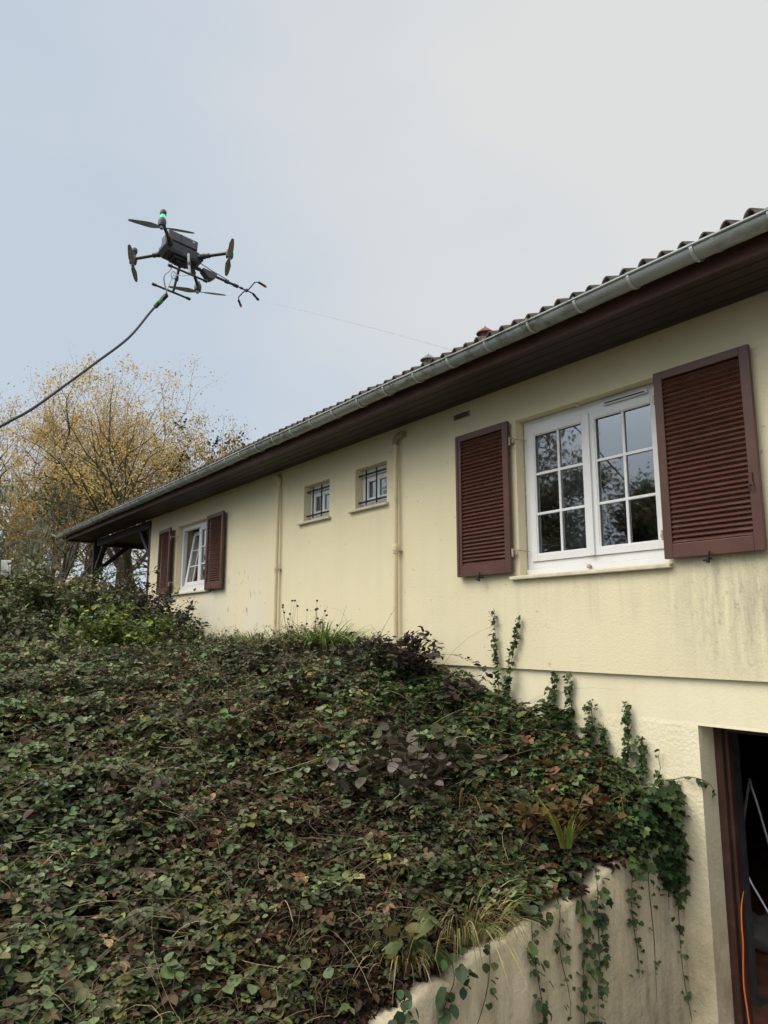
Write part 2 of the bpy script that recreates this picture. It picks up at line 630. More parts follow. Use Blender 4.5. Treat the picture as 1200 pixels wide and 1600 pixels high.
M['leaf'] = leaf_material('glossy_leaf', 0.55, 0.28, 0.18)
M['dry_leaf'] = leaf_material('autumn_leaf', 0.7, 0.2, 0.48)
M['grass'] = leaf_material('grass_blade', 0.55, 0.3, 0.3)
M['stem'] = leaf_material('dead_stem', 0.7, 0.25, 0.0)
M['bark'] = simple('grey_brown_bark', (0.13, 0.11, 0.088), 0.95, 0.35, 9, 0.15, bump=0.8, bscale=26)
M['mossy_bark'] = simple('mossy_bark', (0.085, 0.085, 0.045), 0.95, 0.4, 6, 0.15, bump=0.8, bscale=26)
M['twig'] = simple('dark_stem', (0.05, 0.035, 0.026), 0.8, 0.3, 18)

# =================================================================== TERRAIN
RIM_Y = np.array([-40, -9, -6, -4.6, -3.0, -2.42, -1.94, -1.57, -1.09, -.66, -.25, 0.05])
RIM_Z = np.array([1.25, 1.15, 0.95, 0.86, 0.80, 0.87, 1.0, 1.05, 1.13, 1.25, 1.33, 1.38])


def rim(y): return np.interp(y, RIM_Y, RIM_Z)


def plate(y): return np.interp(y, [-60, -12, -6, -3.5, -1.5, -0.4, 40], [1.6, 1.75, 1.98, 2.15, 2.26, 2.30, 2.35])


def ramp(y): return np.clip((-0.7 - y) * 0.275, 0.0, 1.07)


def vnoise(x, y, seed=0):
    """smooth value noise in 0..1"""
    xi, yi = np.floor(x).astype(np.int64), np.floor(y).astype(np.int64)
    fx, fy = x - xi, y - yi
    fx, fy = fx * fx * (3 - 2 * fx), fy * fy * (3 - 2 * fy)

    def h(a, b):
        n = (a * 374761393 + b * 668265263 + seed * 974711) & 0x7fffffff
        n = ((n ^ (n >> 13)) * 1274126177) & 0x7fffffff
        return ((n ^ (n >> 16)) & 0xffff) / 65535.0

    return (h(xi, yi) * (1 - fx) + h(xi + 1, yi) * fx) * (1 - fy) + (h(xi, yi + 1) * (1 - fx) + h(xi + 1, yi + 1) * fx) * fy


def fbm(x, y, seed=0, o=3):
    r, a, s = 0, 0.5, 1.0
    for k in range(o):
        r = r + a * vnoise(x * s, y * s, seed + k)
        a *= 0.5
        s *= 2.1
    return r / (1 - 0.5 ** o)


def bank(x, y):
    """height of the overgrown bank left of the driveway"""
    s = np.maximum(0, -x - 3.0)
    w = np.interp(y, [-8, -4.6, -2.5, 0], [6.0, 5.2, 4.2, 3.2])
    t = np.clip(s / w, 0, 1)
    near = np.clip((y + 0.9) / 0.9, 0, 1)
    g = 1 - (1 - t) ** (1.5 + 0.5 * near)
    h = rim(y) + (plate(y) - rim(y)) * g
    step = near * 0.12 * np.clip(s / 0.25, 0, 1) * np.clip(1 - s / 2.2, 0, 1)
    return h + step + (fbm(x * 0.9, y * 0.9, 5) - 0.5) * 0.16 * np.clip(s / 0.8, 0, 1)


def terrain(x, y):
    h = np.where(x < -3.05, bank(x, y), np.where(x > 6, 1.0, ramp(y) - 0.06))
    inside = (x > -13.7) & (x < 5.1) & (y > 0.1) & (y < 9)
    h = np.where(inside, -0.35, h)
    h = np.where((y >= 9), 2.35, h)
    h = np.where((x > 5.1) & (y > 0.1) & (y < 9), 1.0, h)
    return h


gx = np.concatenate([-np.geomspace(420, 19, 18), np.arange(-18, -13.9, .2), [-13.75, -13.6], np.arange(-13.4, -3.2, .12), [-3.12, -3.06, -3.04, -2.9], np.arange(-2.5, 5.1, .8), [5.08, 5.12, 5.98, 6.02], np.geomspace(8, 420, 14)])
gy = np.concatenate([-np.geomspace(420, 11, 16), np.arange(-10, -0.05, .12), [0.0, 0.06, 0.14], np.arange(.6, 8.9, .8), [8.98, 9.02], np.geomspace(11, 420, 16)])
GX, GY = np.meshgrid(gx, gy)
GZ = terrain(GX, GY)
nx, ny = len(gx), len(gy)
idx = np.arange(nx * ny).reshape(ny, nx)
GF = np.stack([idx[:-1, :-1], idx[:-1, 1:], idx[1:, 1:], idx[1:, :-1]], -1).reshape(-1, 4)
tag(np_mesh('ground', np.stack([GX, GY, GZ], -1).reshape(-1, 3), GF, M['soil'], smooth=True), kind='structure')

dy = np.concatenate([np.arange(-12, -0.6, .2), [-0.7, -.3, .2]])
dv = [(x, y, float(ramp(np.array(y))) + .004) for y in dy for x in (-2.94, 6.0)]
d = MB()
d.add(dv, [(2 * i, 2 * i + 1, 2 * i + 3, 2 * i + 2) for i in range(len(dy) - 1)])
tag(d.build('driveway', M['asphalt']), kind='structure')

# =================================================================== HOUSE
house = tag(empty('house'), 'single-storey cream rendered house with brown eaves, louvred shutters and a basement garage', 'house')

X0, X1 = -13.82, 5.0            # wall ends
SOFFIT, LEDGE, LINTEL = 4.826, 2.35, 2.04
BIG = (-4.264, -2.86, 3.13, 4.503)
FAR = (-12.42, -10.95, 3.33, 4.51)
SM1 = (-7.96, -7.34, 4.05, 4.513)
SM2 = (-6.78, -6.17, 4.05, 4.515)


def wall_faces(mb, xs0, xs1, zs0, zs1, y, holes, depth):
    xs = sorted({xs0, xs1, *[h[0] for h in holes], *[h[1] for h in holes]})
    zs = sorted({zs0, zs1, *[h[2] for h in holes], *[h[3] for h in holes]})
    for i in range(len(xs) - 1):
        for j in range(len(zs) - 1):
            cx, cz = (xs[i] + xs[i + 1]) / 2, (zs[j] + zs[j + 1]) / 2
            if any(h[0] < cx < h[1] and h[2] < cz < h[3] for h in holes): continue
            a, b, c, e = xs[i], xs[i + 1], zs[j], zs[j + 1]
            mb.add([(a, y, c), (b, y, c), (b, y, e), (a, y, e)], [(0, 1, 2, 3)])
            mb.add([(a, y + depth, c), (b, y + depth, c), (b, y + depth, e), (a, y + depth, e)], [(3, 2, 1, 0)])
    for a, b, c, e in holes:
        y1 = y + depth
        mb.add([(a, y, c), (a, y1, c), (a, y1, e), (a, y, e)], [(0, 1, 2, 3)])
        mb.add([(b, y, c), (b, y1, c), (b, y1, e), (b, y, e)], [(3, 2, 1, 0)])
        mb.add([(a, y, c), (b, y, c), (b, y1, c), (a, y1, c)], [(0, 1, 2, 3)])
        mb.add([(a, y, e), (b, y, e), (b, y1, e), (a, y1, e)], [(3, 2, 1, 0)])


w = MB()
wall_faces(w, X0, X1, LEDGE, SOFFIT + .05, 0.0, [BIG, FAR, SM1, SM2], 0.3)
w.add([(X0, 0, LEDGE), (X1, 0, LEDGE), (X1, .3, LEDGE), (X0, .3, LEDGE)], [(0, 3, 2, 1)])
# gable ends and rear wall
for xe, flip in ((X0, 0), (X1, 1)):
    f = (0, 1, 2, 3, 4) if flip else (4, 3, 2, 1, 0)
    w.add([(xe, 0, 0), (xe, 9, 0), (xe, 9, 5.1), (xe, 4.5, 7.0), (xe, 0, 5.1)], [f])
w.add([(X0, 9, 0), (X1, 9, 0), (X1, 9, 5.1), (X0, 9, 5.1)], [(3, 2, 1, 0)])
w.build('wall', M['wall'], house)

GAR = (-2.746, -1.45, -0.3, LINTEL)
b = MB()
wall_faces(b, X0 + .03, X1 - .03, -0.3, LEDGE - .001, 0.03, [GAR], 0.22)
b.build('basement_wall', M['basement'], house)

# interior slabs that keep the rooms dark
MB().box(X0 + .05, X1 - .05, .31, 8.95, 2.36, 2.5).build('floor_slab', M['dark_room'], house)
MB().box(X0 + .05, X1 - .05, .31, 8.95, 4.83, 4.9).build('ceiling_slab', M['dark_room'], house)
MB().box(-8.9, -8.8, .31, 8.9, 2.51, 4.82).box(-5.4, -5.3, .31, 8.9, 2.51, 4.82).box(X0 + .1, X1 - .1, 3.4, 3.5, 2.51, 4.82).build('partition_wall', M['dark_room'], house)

# roof ------------------------------------------------------------
EAVE_Y, EAVE_Z, SL = -0.665, 4.962, 0.43
RX0, RX1 = -18.28, 5.4


def roof_sheet():
    pitch, per = 0.1405, 9
    nroll = int((RX1 - RX0) / pitch)
    u = np.linspace(0, 1, per, endpoint=False)
    prof = np.where(u < .66, 0.060 * np.sin(np.pi * np.clip(u / .66, 0, 1)) ** 0.75, -0.004)
    xs = (RX0 + (np.arange(nroll)[:, None] + u[None]) * pitch).ravel()
    zs = np.tile(prof, nroll)
    jit = np.repeat(RNG.normal(0, 0.0035, nroll), per)
    rows_v, rows = [], []
    L = 5.15 / math.cos(math.atan(SL))
    nc = 17
    step = L / nc
    c, sn = math.cos(math.atan(SL)), math.sin(math.atan(SL))
    for k in range(nc):
        jk = np.repeat(RNG.normal(0, 0.006, nroll), per)
        for t, lift in ((k * step, 0.022), ((k + 1) * step - .004, 0.0)):
            tt = t + (jk if k or t else jk * 0.8)
            yy = EAVE_Y + tt * c
            zz = EAVE_Z + tt * sn + zs * (1.0 - .1 * (lift == 0)) + lift + jit
            rows_v.append(np.stack([xs, yy, zz], -1))
    V = np.concatenate(rows_v)
    n = len(xs)
    i = np.arange(n - 1)
    F = []
    for r_ in range(len(rows_v) - 1):
        F.append(np.stack([r_ * n + i, r_ * n + i + 1, (r_ + 1) * n + i + 1, (r_ + 1) * n + i], -1))
    return V, np.concatenate(F)


rv, rf = roof_sheet()
roof = np_mesh('roof', rv, rf, M['tile'], house, smooth=False)
so = roof.modifiers.new('thick', 'SOLIDIFY')
so.thickness = 0.014
so.offset = -1
# rear slope, battens under the tiles and the ridge belong to the roof too
rr_ = MB()
rz = EAVE_Z + 5.15 * SL
rr_.add([(RX0, 4.5, rz), (RX1, 4.5, rz), (RX1, 9.7, EAVE_Z), (RX0, 9.7, EAVE_Z)], [(0, 1, 2, 3)])
rr_.add([(RX0 + .02, -.56, EAVE_Z + .02), (RX1, -.56, EAVE_Z + .02), (RX1, 4.5, rz - .05), (RX0 + .02, 4.5, rz - .05)], [(3, 2, 1, 0)])
rr_.build('roof_underlay', M['timber'], house)
rg = MB()
for k in range(int((RX1 - RX0) / .4)):
    x = RX0 + k * .4
    rg.tube([(x, 4.5, rz + .03), (x + .42, 4.5, rz + .02)], [.13, .115], 10)
rg.build('roof_ridge', M['tile'], house, smooth=True)

for (vx, vy, mt, h_, lb) in ((-5.61, 1.0, 'terracotta', .425, 'terracotta roof vent with a cone cap'), (-6.70, 1.06, 'grey_clay', .435, 'grey roof vent with a cone cap')):
    z0 = EAVE_Z + (vy - EAVE_Y) * SL
    rvp = MB().lathe([(.062, -.05), (.062, h_ - .075), (.066, h_ - .07), (.07, h_ - .06), (.105, h_ - .058), (.10, h_ - .045), (.05, h_ - .005), (.012, h_ + .02), (.004, h_ + .04)], Matrix.Translation((vx, vy, z0)), 18)
    o = rvp.build('roof_vent', M[mt], house, smooth=True)
    o['label'] = lb
    sl_ = MB()
    for k in range(6):
        a = 2 * math.pi * k / 6
        sl_.obox((vx + .063 * math.cos(a), vy + .063 * math.sin(a), z0 + h_ - .115), Vector((math.cos(a), math.sin(a), 0)) * .004, Vector((-math.sin(a), math.cos(a), 0)) * .02, (0, 0, .028))
    sl_.build('vent_slot', M['iron'], o)

# eaves -----------------------------------------------------------
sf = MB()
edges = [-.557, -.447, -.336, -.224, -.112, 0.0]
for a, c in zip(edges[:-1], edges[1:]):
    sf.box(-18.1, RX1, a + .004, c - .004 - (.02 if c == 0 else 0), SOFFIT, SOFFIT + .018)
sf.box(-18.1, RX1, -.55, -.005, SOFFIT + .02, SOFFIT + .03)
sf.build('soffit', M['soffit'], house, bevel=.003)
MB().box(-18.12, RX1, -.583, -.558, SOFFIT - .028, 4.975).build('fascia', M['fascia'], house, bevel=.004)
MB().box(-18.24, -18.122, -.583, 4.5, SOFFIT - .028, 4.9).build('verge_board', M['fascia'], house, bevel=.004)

GC, GZc, GR = -.672, 4.942, .070
g = MB()
gxs = np.linspace(-18.42, RX1, 90)
ang = np.linspace(math.pi, 2 * math.pi, 13)
gv, gf = [], []
for i, x in enumerate(gxs):
    sag = .004 * math.sin(x * 2.1) + .003 * math.sin(x * .8 + 1)
    for a in ang:
        gv.append((x, GC + GR * math.cos(a), GZc + sag + GR * math.sin(a)))
n_ = len(ang)
for i in range(len(gxs) - 1):
    for k in range(n_ - 1):
        gf.append((i * n_ + k, i * n_ + k + 1, (i + 1) * n_ + k + 1, (i + 1) * n_ + k))
g.add(gv, gf)
g.tube([(x, GC - GR - .004, GZc + .004 * math.sin(x * 2.1) + .003 * math.sin(x * .8 + 1)) for x in gxs], .009, 8)
g.add([gv[k] for k in range(n_)], [tuple(range(n_))])
gutter = g.build('gutter', M['zinc'], house, smooth=True)
gs = gutter.modifiers.new('thick', 'SOLIDIFY')
gs.thickness = .003
k = 0
hx = -18.2
while hx < 2.0:
    pts = [(hx, GC - GR - .013, GZc + .012)]
    for a in np.linspace(math.pi, math.pi * 1.93, 12):
        pts.append((hx, GC + (GR + .008) * math.cos(a), GZc + (GR + .008) * math.sin(a)))
    br = MB()
    vs, fs = [], []
    for i, q in enumerate(pts):
        vs += [(q[0] - .010, q[1], q[2]), (q[0] + .010, q[1], q[2])]
    q = pts
    cen = Vector((hx, GC, GZc))
    for i, p_ in enumerate(pts):
        d_ = (cen - Vector(p_)).normalized() * .005
        vs += [(p_[0] - .010, p_[1] + d_.y, p_[2] + d_.z), (p_[0] + .010, p_[1] + d_.y, p_[2] + d_.z)]
    m_ = len(pts)
    for i in range(m_ - 1):
        a, c = 2 * i, 2 * i + 2
        e = 2 * m_
        fs += [(a, a + 1, c + 1, c), (a + e, c + e, c + e + 1, a + e + 1), (a, c, c + e, a + e), (a + 1, a + e + 1, c + e + 1, c + 1)]
    br.add(vs, fs)
    br.build('gutter_bracket', M['strap'], gutter)
    hx += .4515 + random.uniform(-.02, .02)
# soldered joints along the gutter
for jx in (-15.2, -11.2, -7.2, -3.3, -1.99):
    pts = [(jx, GC + (GR + .0025) * math.cos(a), GZc + (GR + .0025) * math.sin(a)) for a in ang]
    jb = MB()
    vs = []
    for q in pts: vs += [(q[0] - .012, q[1], q[2]), (q[0] + .012, q[1], q[2])]
    jb.add(vs, [(2 * i, 2 * i + 1, 2 * i + 3, 2 * i + 2) for i in range(len(pts) - 1)])
    jb.build('gutter_joint', M['zinc'], gutter)

# porch -----------------------------------------------------------
MB().box(-18.1, X0 - .005, .162, 4.4, SOFFIT - .015, SOFFIT + .004).build('porch_ceiling', M['ceiling'], house)
MB().box(-17.66, X0 - .12, .0, .14, 4.66, SOFFIT - .002).build('porch_beam', M['timber'], house, bevel=.006)
MB().box(-18.02, -17.86, .142, 4.3, 4.70, SOFFIT - .018).build('porch_beam', M['timber'], house, bevel=.006)
for (xa, xb, ya, yb, zb) in ((-18.0, -17.84, -.01, .15, 2.2), (-13.98, X0 - .004, .004, .15, 2.2), (-18.0, -17.84, 4.1, 4.26, 2.2)):
    MB().box(xa, xb, ya, yb, zb, 4.659 if xa > -17 else SOFFIT - .02).build('porch_post', M['timber'], house, bevel=.008)
MB().bar((-17.84, .07, 4.12), (-17.18, .07, 4.68), .09, .11, (0, 1, 0)).build('porch_brace', M['timber'], house, bevel=.006)
MB().bar((-17.93, .14, 4.12), (-17.93, .82, 4.74), .09, .12, (1, 0, 0)).build('porch_brace', M['timber'], house, bevel=.006)
MB().bar((-13.98, .07, 4.15), (-14.62, .07, 4.70), .09, .11, (0, 1, 0)).build('porch_brace', M['timber'], house, bevel=.006)


# windows ---------------------------------------------------------
def frame_rect(mb, x0, x1, z0, z1, y0, y1, t, tb=None, tt=None):
    tb, tt = tb or t, tt or t
    mb.box(x0, x0 + t, y0, y1, z0, z1)
    mb.box(x1 - t, x1, y0, y1, z0, z1)
    mb.box(x0 + t, x1 - t, y0, y1, z0, z0 + tb)
    mb.box(x0 + t, x1 - t, y0, y1, z1 - tt, z1)
    return mb


def sash(parent, x0, x1, z0, z1, y, cols, rows, t=.058, tilt=0.0, mun=.022):
    """one glazed leaf; origin at its bottom rail so that it can tilt in"""
    zc = z0
    mb = frame_rect(MB(), x0, x1, 0, z1 - z0, -.028, .028, t)
    gx0, gx1, gz0, gz1 = x0 + t, x1 - t, t, z1 - z0 - t
    for i in range(1, cols):
        c = gx0 + (gx1 - gx0) * i / cols
        mb.box(c - mun / 2, c + mun / 2, -.016, -.002, gz0 - .002, gz1 + .002)
    for j in range(1, rows):
        c = gz0 + (gz1 - gz0) * j / rows
        mb.box(gx0 - .002, gx1 + .002, -.0165, -.0015, c - mun / 2, c + mun / 2)
    # glazing bead
    frame_rect(mb, gx0 - .001, gx1 + .001, gz0 - .001, gz1 + .001, -.022, -.010, .010)
    o = mb.build('sash', M['pvc'], parent, bevel=.003)
    o.location = (0, y, zc)
    o.rotation_euler = (-tilt, 0, 0)
    pm = MB()
    pm.add([(gx0, 0, gz0), (gx1, 0, gz0), (gx1, 0, gz1), (gx0, 0, gz1)], [(0, 1, 2, 3)])
    p = pm.build('pane', M['glass'], parent)
    p.location = (0, y, zc)
    p.rotation_euler = (-tilt, 0, 0)
    return o


def sill(parent, x0, x1, z, h=.035, out=.045, y1=.12):
    s_ = MB()
    s_.add([(x0, -out, z - h), (x1, -out, z - h), (x1, y1, z - h), (x0, y1, z - h), (x0, -out, z - .006), (x1, -out, z - .006), (x1, y1, z + .006), (x0, y1, z + .006)],
           [(0, 3, 2, 1), (4, 5, 6, 7), (0, 1, 5, 4), (1, 2, 6, 5), (2, 3, 7, 6), (3, 0, 4, 7)])
    return s_.build('sill', M['sill'], parent, bevel=.006)


def curtain(parent, x0, x1, z0, z1, y):
    c = MB()
    n = 40
    vs = []
    for i in range(n + 1):
        x = x0 + (x1 - x0) * i / n
        yy = y + .018 * math.sin(i * 1.35) + .01 * math.sin(i * .5)
        vs += [(x, yy, z0), (x, yy, z1)]
    c.add(vs, [(2 * i, 2 * i + 2, 2 * i + 3, 2 * i + 1) for i in range(n)])
    return c.build('curtain', M['curtain'], parent, smooth=True)


# the big casement
x0, x1, z0, z1 = BIG
f = frame_rect(MB(), x0 + .002, x1 - .002, z0 + .055, z1 - .002, .105, .175, .062, .062, .085)
f.box(x0 + .002, x1 - .002, .085, .175, z0 + .008, z0 + .053)
big_w = f.build('window', M['pvc'], house, bevel=.004)
big_w['label'] = 'large white casement with two six-pane leaves'
xm = (x0 + x1) / 2
sash(big_w, x0 + .066, xm - .004, z0 + .119, z1 - .089, .118, 2, 3)
sash(big_w, xm + .004, x1 - .066, z0 + .119, z1 - .089, .118, 2, 3)
MB().box(xm - .022, xm + .022, .070, .0895, z0 + .12, z1 - .09).build('cover_strip', M['pvc'], big_w, bevel=.004)
tv = MB().box(xm + .16, xm + .56, .080, .104, z1 - .070, z1 - .038)
tv.build('trickle_vent', M['pvc'], big_w, bevel=.006)
MB().box(xm + .18, xm + .54, .076, .0795, z1 - .060, z1 - .050).build('vent_slot', M['iron'], big_w)
MB().lathe([(.010, 0), (.016, .01), (.016, .03), (.010, .036)], Matrix.Translation((xm - .03, .085, z0 + .035)) @ Matrix.Rotation(R(90), 4, 'X'), 12).build('catch_knob', M['hinge'], big_w, smooth=True)
MB().lathe([(.010, 0), (.014, .01), (.014, .022), (.004, .03)], Matrix.Translation((xm - .06, .05, z1 - .002)) @ Matrix.Rotation(R(180), 4, 'X'), 10).build('shutter_stop', M['sill'], big_w, smooth=True)
sill(big_w, x0 - .085, x1 + .03, z0)
# sealant line left of the frame
MB().box(x0 - .0005, x0 + .006, .094, .104, z0 + .06, z1 - .01).build('sealant', M['hinge'], big_w)
curtain(big_w, x0 + .04, x0 + .30, z0 + .05, z1, .55)

# far casement with its left leaf tilted in
x0, x1, z0, z1 = FAR
f = frame_rect(MB(), x0 + .002, x1 - .002, z0 + .055, z1 - .002, .095, .165, .075, .06, .08)
f.box(x0 + .002, x1 - .002, .075, .165, z0 + .008, z0 + .053)
xm = (x0 + x1) / 2 + .06
far_w = f.build('window', M['pvc'], house, bevel=.004)
far_w['label'] = 'white casement with its left leaf tilted inwards'
sash(far_w, x0 + .16, xm - .015, z0 + .117, z1 - .09, .135, 2, 3, tilt=R(8.5))
sash(far_w, xm + .03, x1 - .079, z0 + .117, z1 - .084, .12, 2, 3)
MB().box(xm - .016, xm + .03, .094, .164, z0 + .116, z1 - .083).build('mullion', M['pvc'], far_w, bevel=.004)
sill(far_w, x0 - .085, x1 + .07, z0)
curtain(far_w, xm, x1, z0, z1, .42)
curtain(far_w, x0 + .25, xm, z0, z1, .5)
MB().bar((xm - .09, .07, z0 + .05), (xm - .05, .055, z0 + .005), .012, .012).bar((xm - .01, .07, z0 + .05), (xm - .05, .055, z0 + .005), .012, .012).build('shutter_catch', M['iron'], far_w)

# two barred small windows
for (x0, x1, z0, z1), lb in ((SM1, 'small barred window left of the other'), (SM2, 'small barred window beside the downpipe')):
    f = frame_rect(MB(), x0 + .002, x1 - .002, z0 + .004, z1 - .002, .10, .165, .062, .06, .085)
    sw = f.build('window', M['pvc'], house, bevel=.004)
    sash(sw, x0 + .066, x1 - .066, z0 + .066, z1 - .09, .125, 2, 1, t=.052, mun=.045)
    s_ = sill(sw, x0 - .10, x1 + .04, z0, y1=.098)
    curtain(sw, x0 + .05, x1 - .05, z0, z1, .26)
    gb = MB()
    wd = x1 - x0
    for fx in (.33, .66):
        gb.tube([(x0 + wd * fx - .03, .034, z0 + .035), (x0 + wd * fx - .03, .034, z1 - .03)], .0095, 8)
    for fz in (.16, .84):
        zz = z0 + (z1 - z0) * fz
        gb.box(x0 - .01, x1 + .01, .044, .054, zz - .011, zz + .011)
    gb.build('bar_grille', M['iron'], sw, smooth=True)


# shutters --------------------------------------------------------
def shutter(x0, x1, z0, z1, hinge_left, slats, yaw=0.0, latch=True, astragal=False, label=None):
    """open louvred leaf lying against the wall, hinge edge at local x=0 .. width"""
    wd, ht = x1 - x0, z1 - z0
    tl, tt, tb = .066, .062, .10
    ya, yb = -.066, -.032
    f = MB()
    f.box(0, tl, ya, yb, 0, ht)
    f.box(wd - tl, wd, ya, yb, 0, ht)
    f.box(tl, wd - tl, ya, yb, 0, tb)
    f.box(tl, wd - tl, ya, yb, ht - tt, ht)
    if astragal:
        e = 0 if not hinge_left else wd
        s_ = -1 if not hinge_left else 1
        xa, xb = sorted((e - s_ * .002, e + s_ * .020))
        f.box(xa, xb, ya + .012, yb + .002, .004, ht - .004)
        f.box(*sorted((e - s_ * .012, e - s_ * .030)), ya - .007, ya - .001, .03, ht - .02)
    o = f.build('shutter', M['shutter'], house, bevel=.004)
    o.location = (x0, 0, z0)
    if hinge_left is False:
        # pivot at the right edge
        o.rotation_euler = (0, 0, 0)
    if yaw:
        o.rotation_euler = (0, 0, yaw)
    if label: o['label'] = label
    sl = MB()
    zz0, zz1 = tb, ht - tt
    pit = (zz1 - zz0) / slats
    ca, sa = math.cos(R(52)), math.sin(R(52))
    dep = .036
    for i in range(slats):
        zc = zz0 + pit * (i + .5)
        sag = random.gauss(0, .0007)
        c = Vector((wd / 2, (ya + yb) / 2 + .001, zc + sag))
        # outer edge low, inner edge high; a thin front lip that catches the sky
        sl.obox(c, ((wd - 2 * tl) / 2 + .004, 0, 0), Vector((0, ca, sa)) * dep / 2, Vector((0, -sa, ca)) * .0035)
    sl.build('louvre_panel', M['slat'], o)
    hx_ = -.012 if hinge_left else wd + .012
    for hz in (.17, ht - .19):
        h = MB().tube([(hx_, -.05, hz - .035), (hx_, -.05, hz + .035)], .009, 8)
        h.box(hx_ - .03, hx_ + .03, -.030, -.026, hz - .012, hz + .012)
        h.tube([(hx_, -.05, hz + .03), (hx_ + (.035 if not hinge_left else -.035), .0, hz + .022), (hx_ + (.07 if not hinge_left else -.07), .085, hz + .015)], .0045, 6)
        h.build('hinge', M['hinge'], o, smooth=True)
    cx = wd * (.45 if hinge_left else .42)
    c = MB()
    c.bar((cx - .012, -.005, -.018), (cx + .012, -.085, -.016), .014, .010)
    c.tube([(cx + .012, -.08, -.05), (cx + .016, -.086, -.015), (cx + .030, -.084, .028)], [.013, .010, .006], 8)
    c.tube([(cx + .012, -.08, -.03), (cx - .02, -.082, -.035)], .007, 6)
    c.build('hold_back', M['iron'], o, smooth=True)
    if latch:
        lx = wd - .05 if hinge_left else .05
        lt = MB().box(lx - .012, lx + .012, -.076, -.066, .42, .50)
        lt.tube([(lx - .012, -.076, .43), (lx - .014, -.08, .39), (lx + .016, -.08, .385), (lx + .014, -.076, .43)], .0035, 6)
        lt.build('latch', M['slat'], o, smooth=True)
    return o


shutter(-4.98, -4.306, 3.156, 4.502, False, 34, latch=False, astragal=True, label='louvred shutter left of the large window')
shutter(-2.852, -2.160, 3.154, 4.502, True, 34, label='worn louvred shutter right of the large window')
shutter(-13.17, -12.47, 3.325, 4.505, False, 29, yaw=R(-4), latch=True, astragal=True, label='louvred shutter left of the far window')
shutter(-10.955, -10.28, 3.32, 4.51, True, 29, yaw=R(-1.5), latch=False, label='louvred shutter right of the far window')

# downpipes and the air brick -------------------------------------
for (px, top, cz, side) in ((-8.56, 4.68, 3.48, -1), (-5.94, 4.66, 3.49, 1)):
    p = MB().tube([(px, -.055, 1.9), (px, -.055, top - .25), (px, -.055, top)], .024, 14)
    dp = p.build('downpipe', M['pipe'], house, smooth=True)
    MB().tube([(px, -.055, top - .03), (px, -.055, top + .01), (px + side * .012, -.05, top + .045), (px + side * .04, -.04, top + .068), (px + side * .085, -.03, top + .075), (px + side * .12, -.03, top + .072)], [.030, .031, .031, .032, .033, .038], 14).build('pipe_elbow', M['old_pipe'] if side > 0 else M['pipe'], dp, smooth=True)
    MB().lathe([(.031, -.012), (.032, 0), (.031, .012)], Matrix.Translation((px, -.055, cz)), 14).box(px - .008, px + .05, -.055, .0, cz - .008, cz + .008).build('pipe_clamp', M['hinge'], dp)
    MB().lathe([(.029, -.05), (.0315, -.045), (.0315, .045), (.029, .05)], Matrix.Translation((px, -.055, cz + .02)), 14).build('pipe_collar', M['pipe'], dp, smooth=True)

g = MB().box(-5.06, -4.84, -.012, .002, 4.69, 4.745)
av = g.build('air_vent', M['old_pipe'], house, bevel=.004)
MB().box(-5.045, -4.855, -.016, -.0125, 4.70, 4.71).box(-5.045, -4.855, -.016, -.0125, 4.716, 4.724).box(-5.045, -4.855, -.016, -.0125, 4.730, 4.737).build('vent_slot', M['iron'], av)

# garage doorway --------------------------------------------------
gx0, gx1, _, gz1 = GAR
gf_ = MB()
gf_.box(gx0 + .001, gx0 + .055, .21, .29, -.02, gz1 - .001)
gf_.box(gx0 + .056, gx0 + .080, .245, .30, -.02, gz1 - .03)
gf_.box(gx0 + .081, gx1 - .002, .235, .31, gz1 - .05, gz1 - .003)
gf_.build('door_frame', M['door_wood'], house, bevel=.004)
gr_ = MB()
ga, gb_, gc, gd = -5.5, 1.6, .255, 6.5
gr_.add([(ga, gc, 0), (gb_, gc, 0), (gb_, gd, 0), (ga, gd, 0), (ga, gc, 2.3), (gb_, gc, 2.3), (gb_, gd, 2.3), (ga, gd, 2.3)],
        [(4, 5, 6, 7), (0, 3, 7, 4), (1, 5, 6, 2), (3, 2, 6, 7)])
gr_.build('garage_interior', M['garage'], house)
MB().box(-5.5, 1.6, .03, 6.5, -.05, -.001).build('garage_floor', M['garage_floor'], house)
# =================================================================== RETAINING WALL
ys = np.concatenate([np.arange(-6.2, 0.0, .06), [.028]])
top = rim(ys) + 0.012 * np.sin(ys * 7) + 0.01 * np.sin(ys * 17 + 1) + RNG.normal(0, .007, len(ys)) - .03 * (RNG.uniform(0, 1, len(ys)) < .12)
rw = MB()
vs, fs = [], []
for y, t in zip(ys, top):
    e_ = float(RNG.normal(0, .004))
    vs += [(-2.93, y, -.2), (-2.93, y, .35), (-2.93 + e_ * .5, y, t - .022 + e_), (-2.948 + e_, y, t), (-3.10, y, t + .004), (-3.12, y, t - .02), (-3.12, y, -.2)]
for i in range(len(ys) - 1):
    for k in range(6):
        a = i * 7 + k
        fs.append((a, a + 7, a + 8, a + 1))
fs += [tuple(range(7)), tuple((len(ys) - 1) * 7 + k for k in range(6, -1, -1))]
rw.add(vs, fs)
tag(rw.build('retaining_wall', M['concrete'], smooth=True, sharp=50), 'stained beige concrete retaining wall sloping down beside the garage doorway', 'wall')

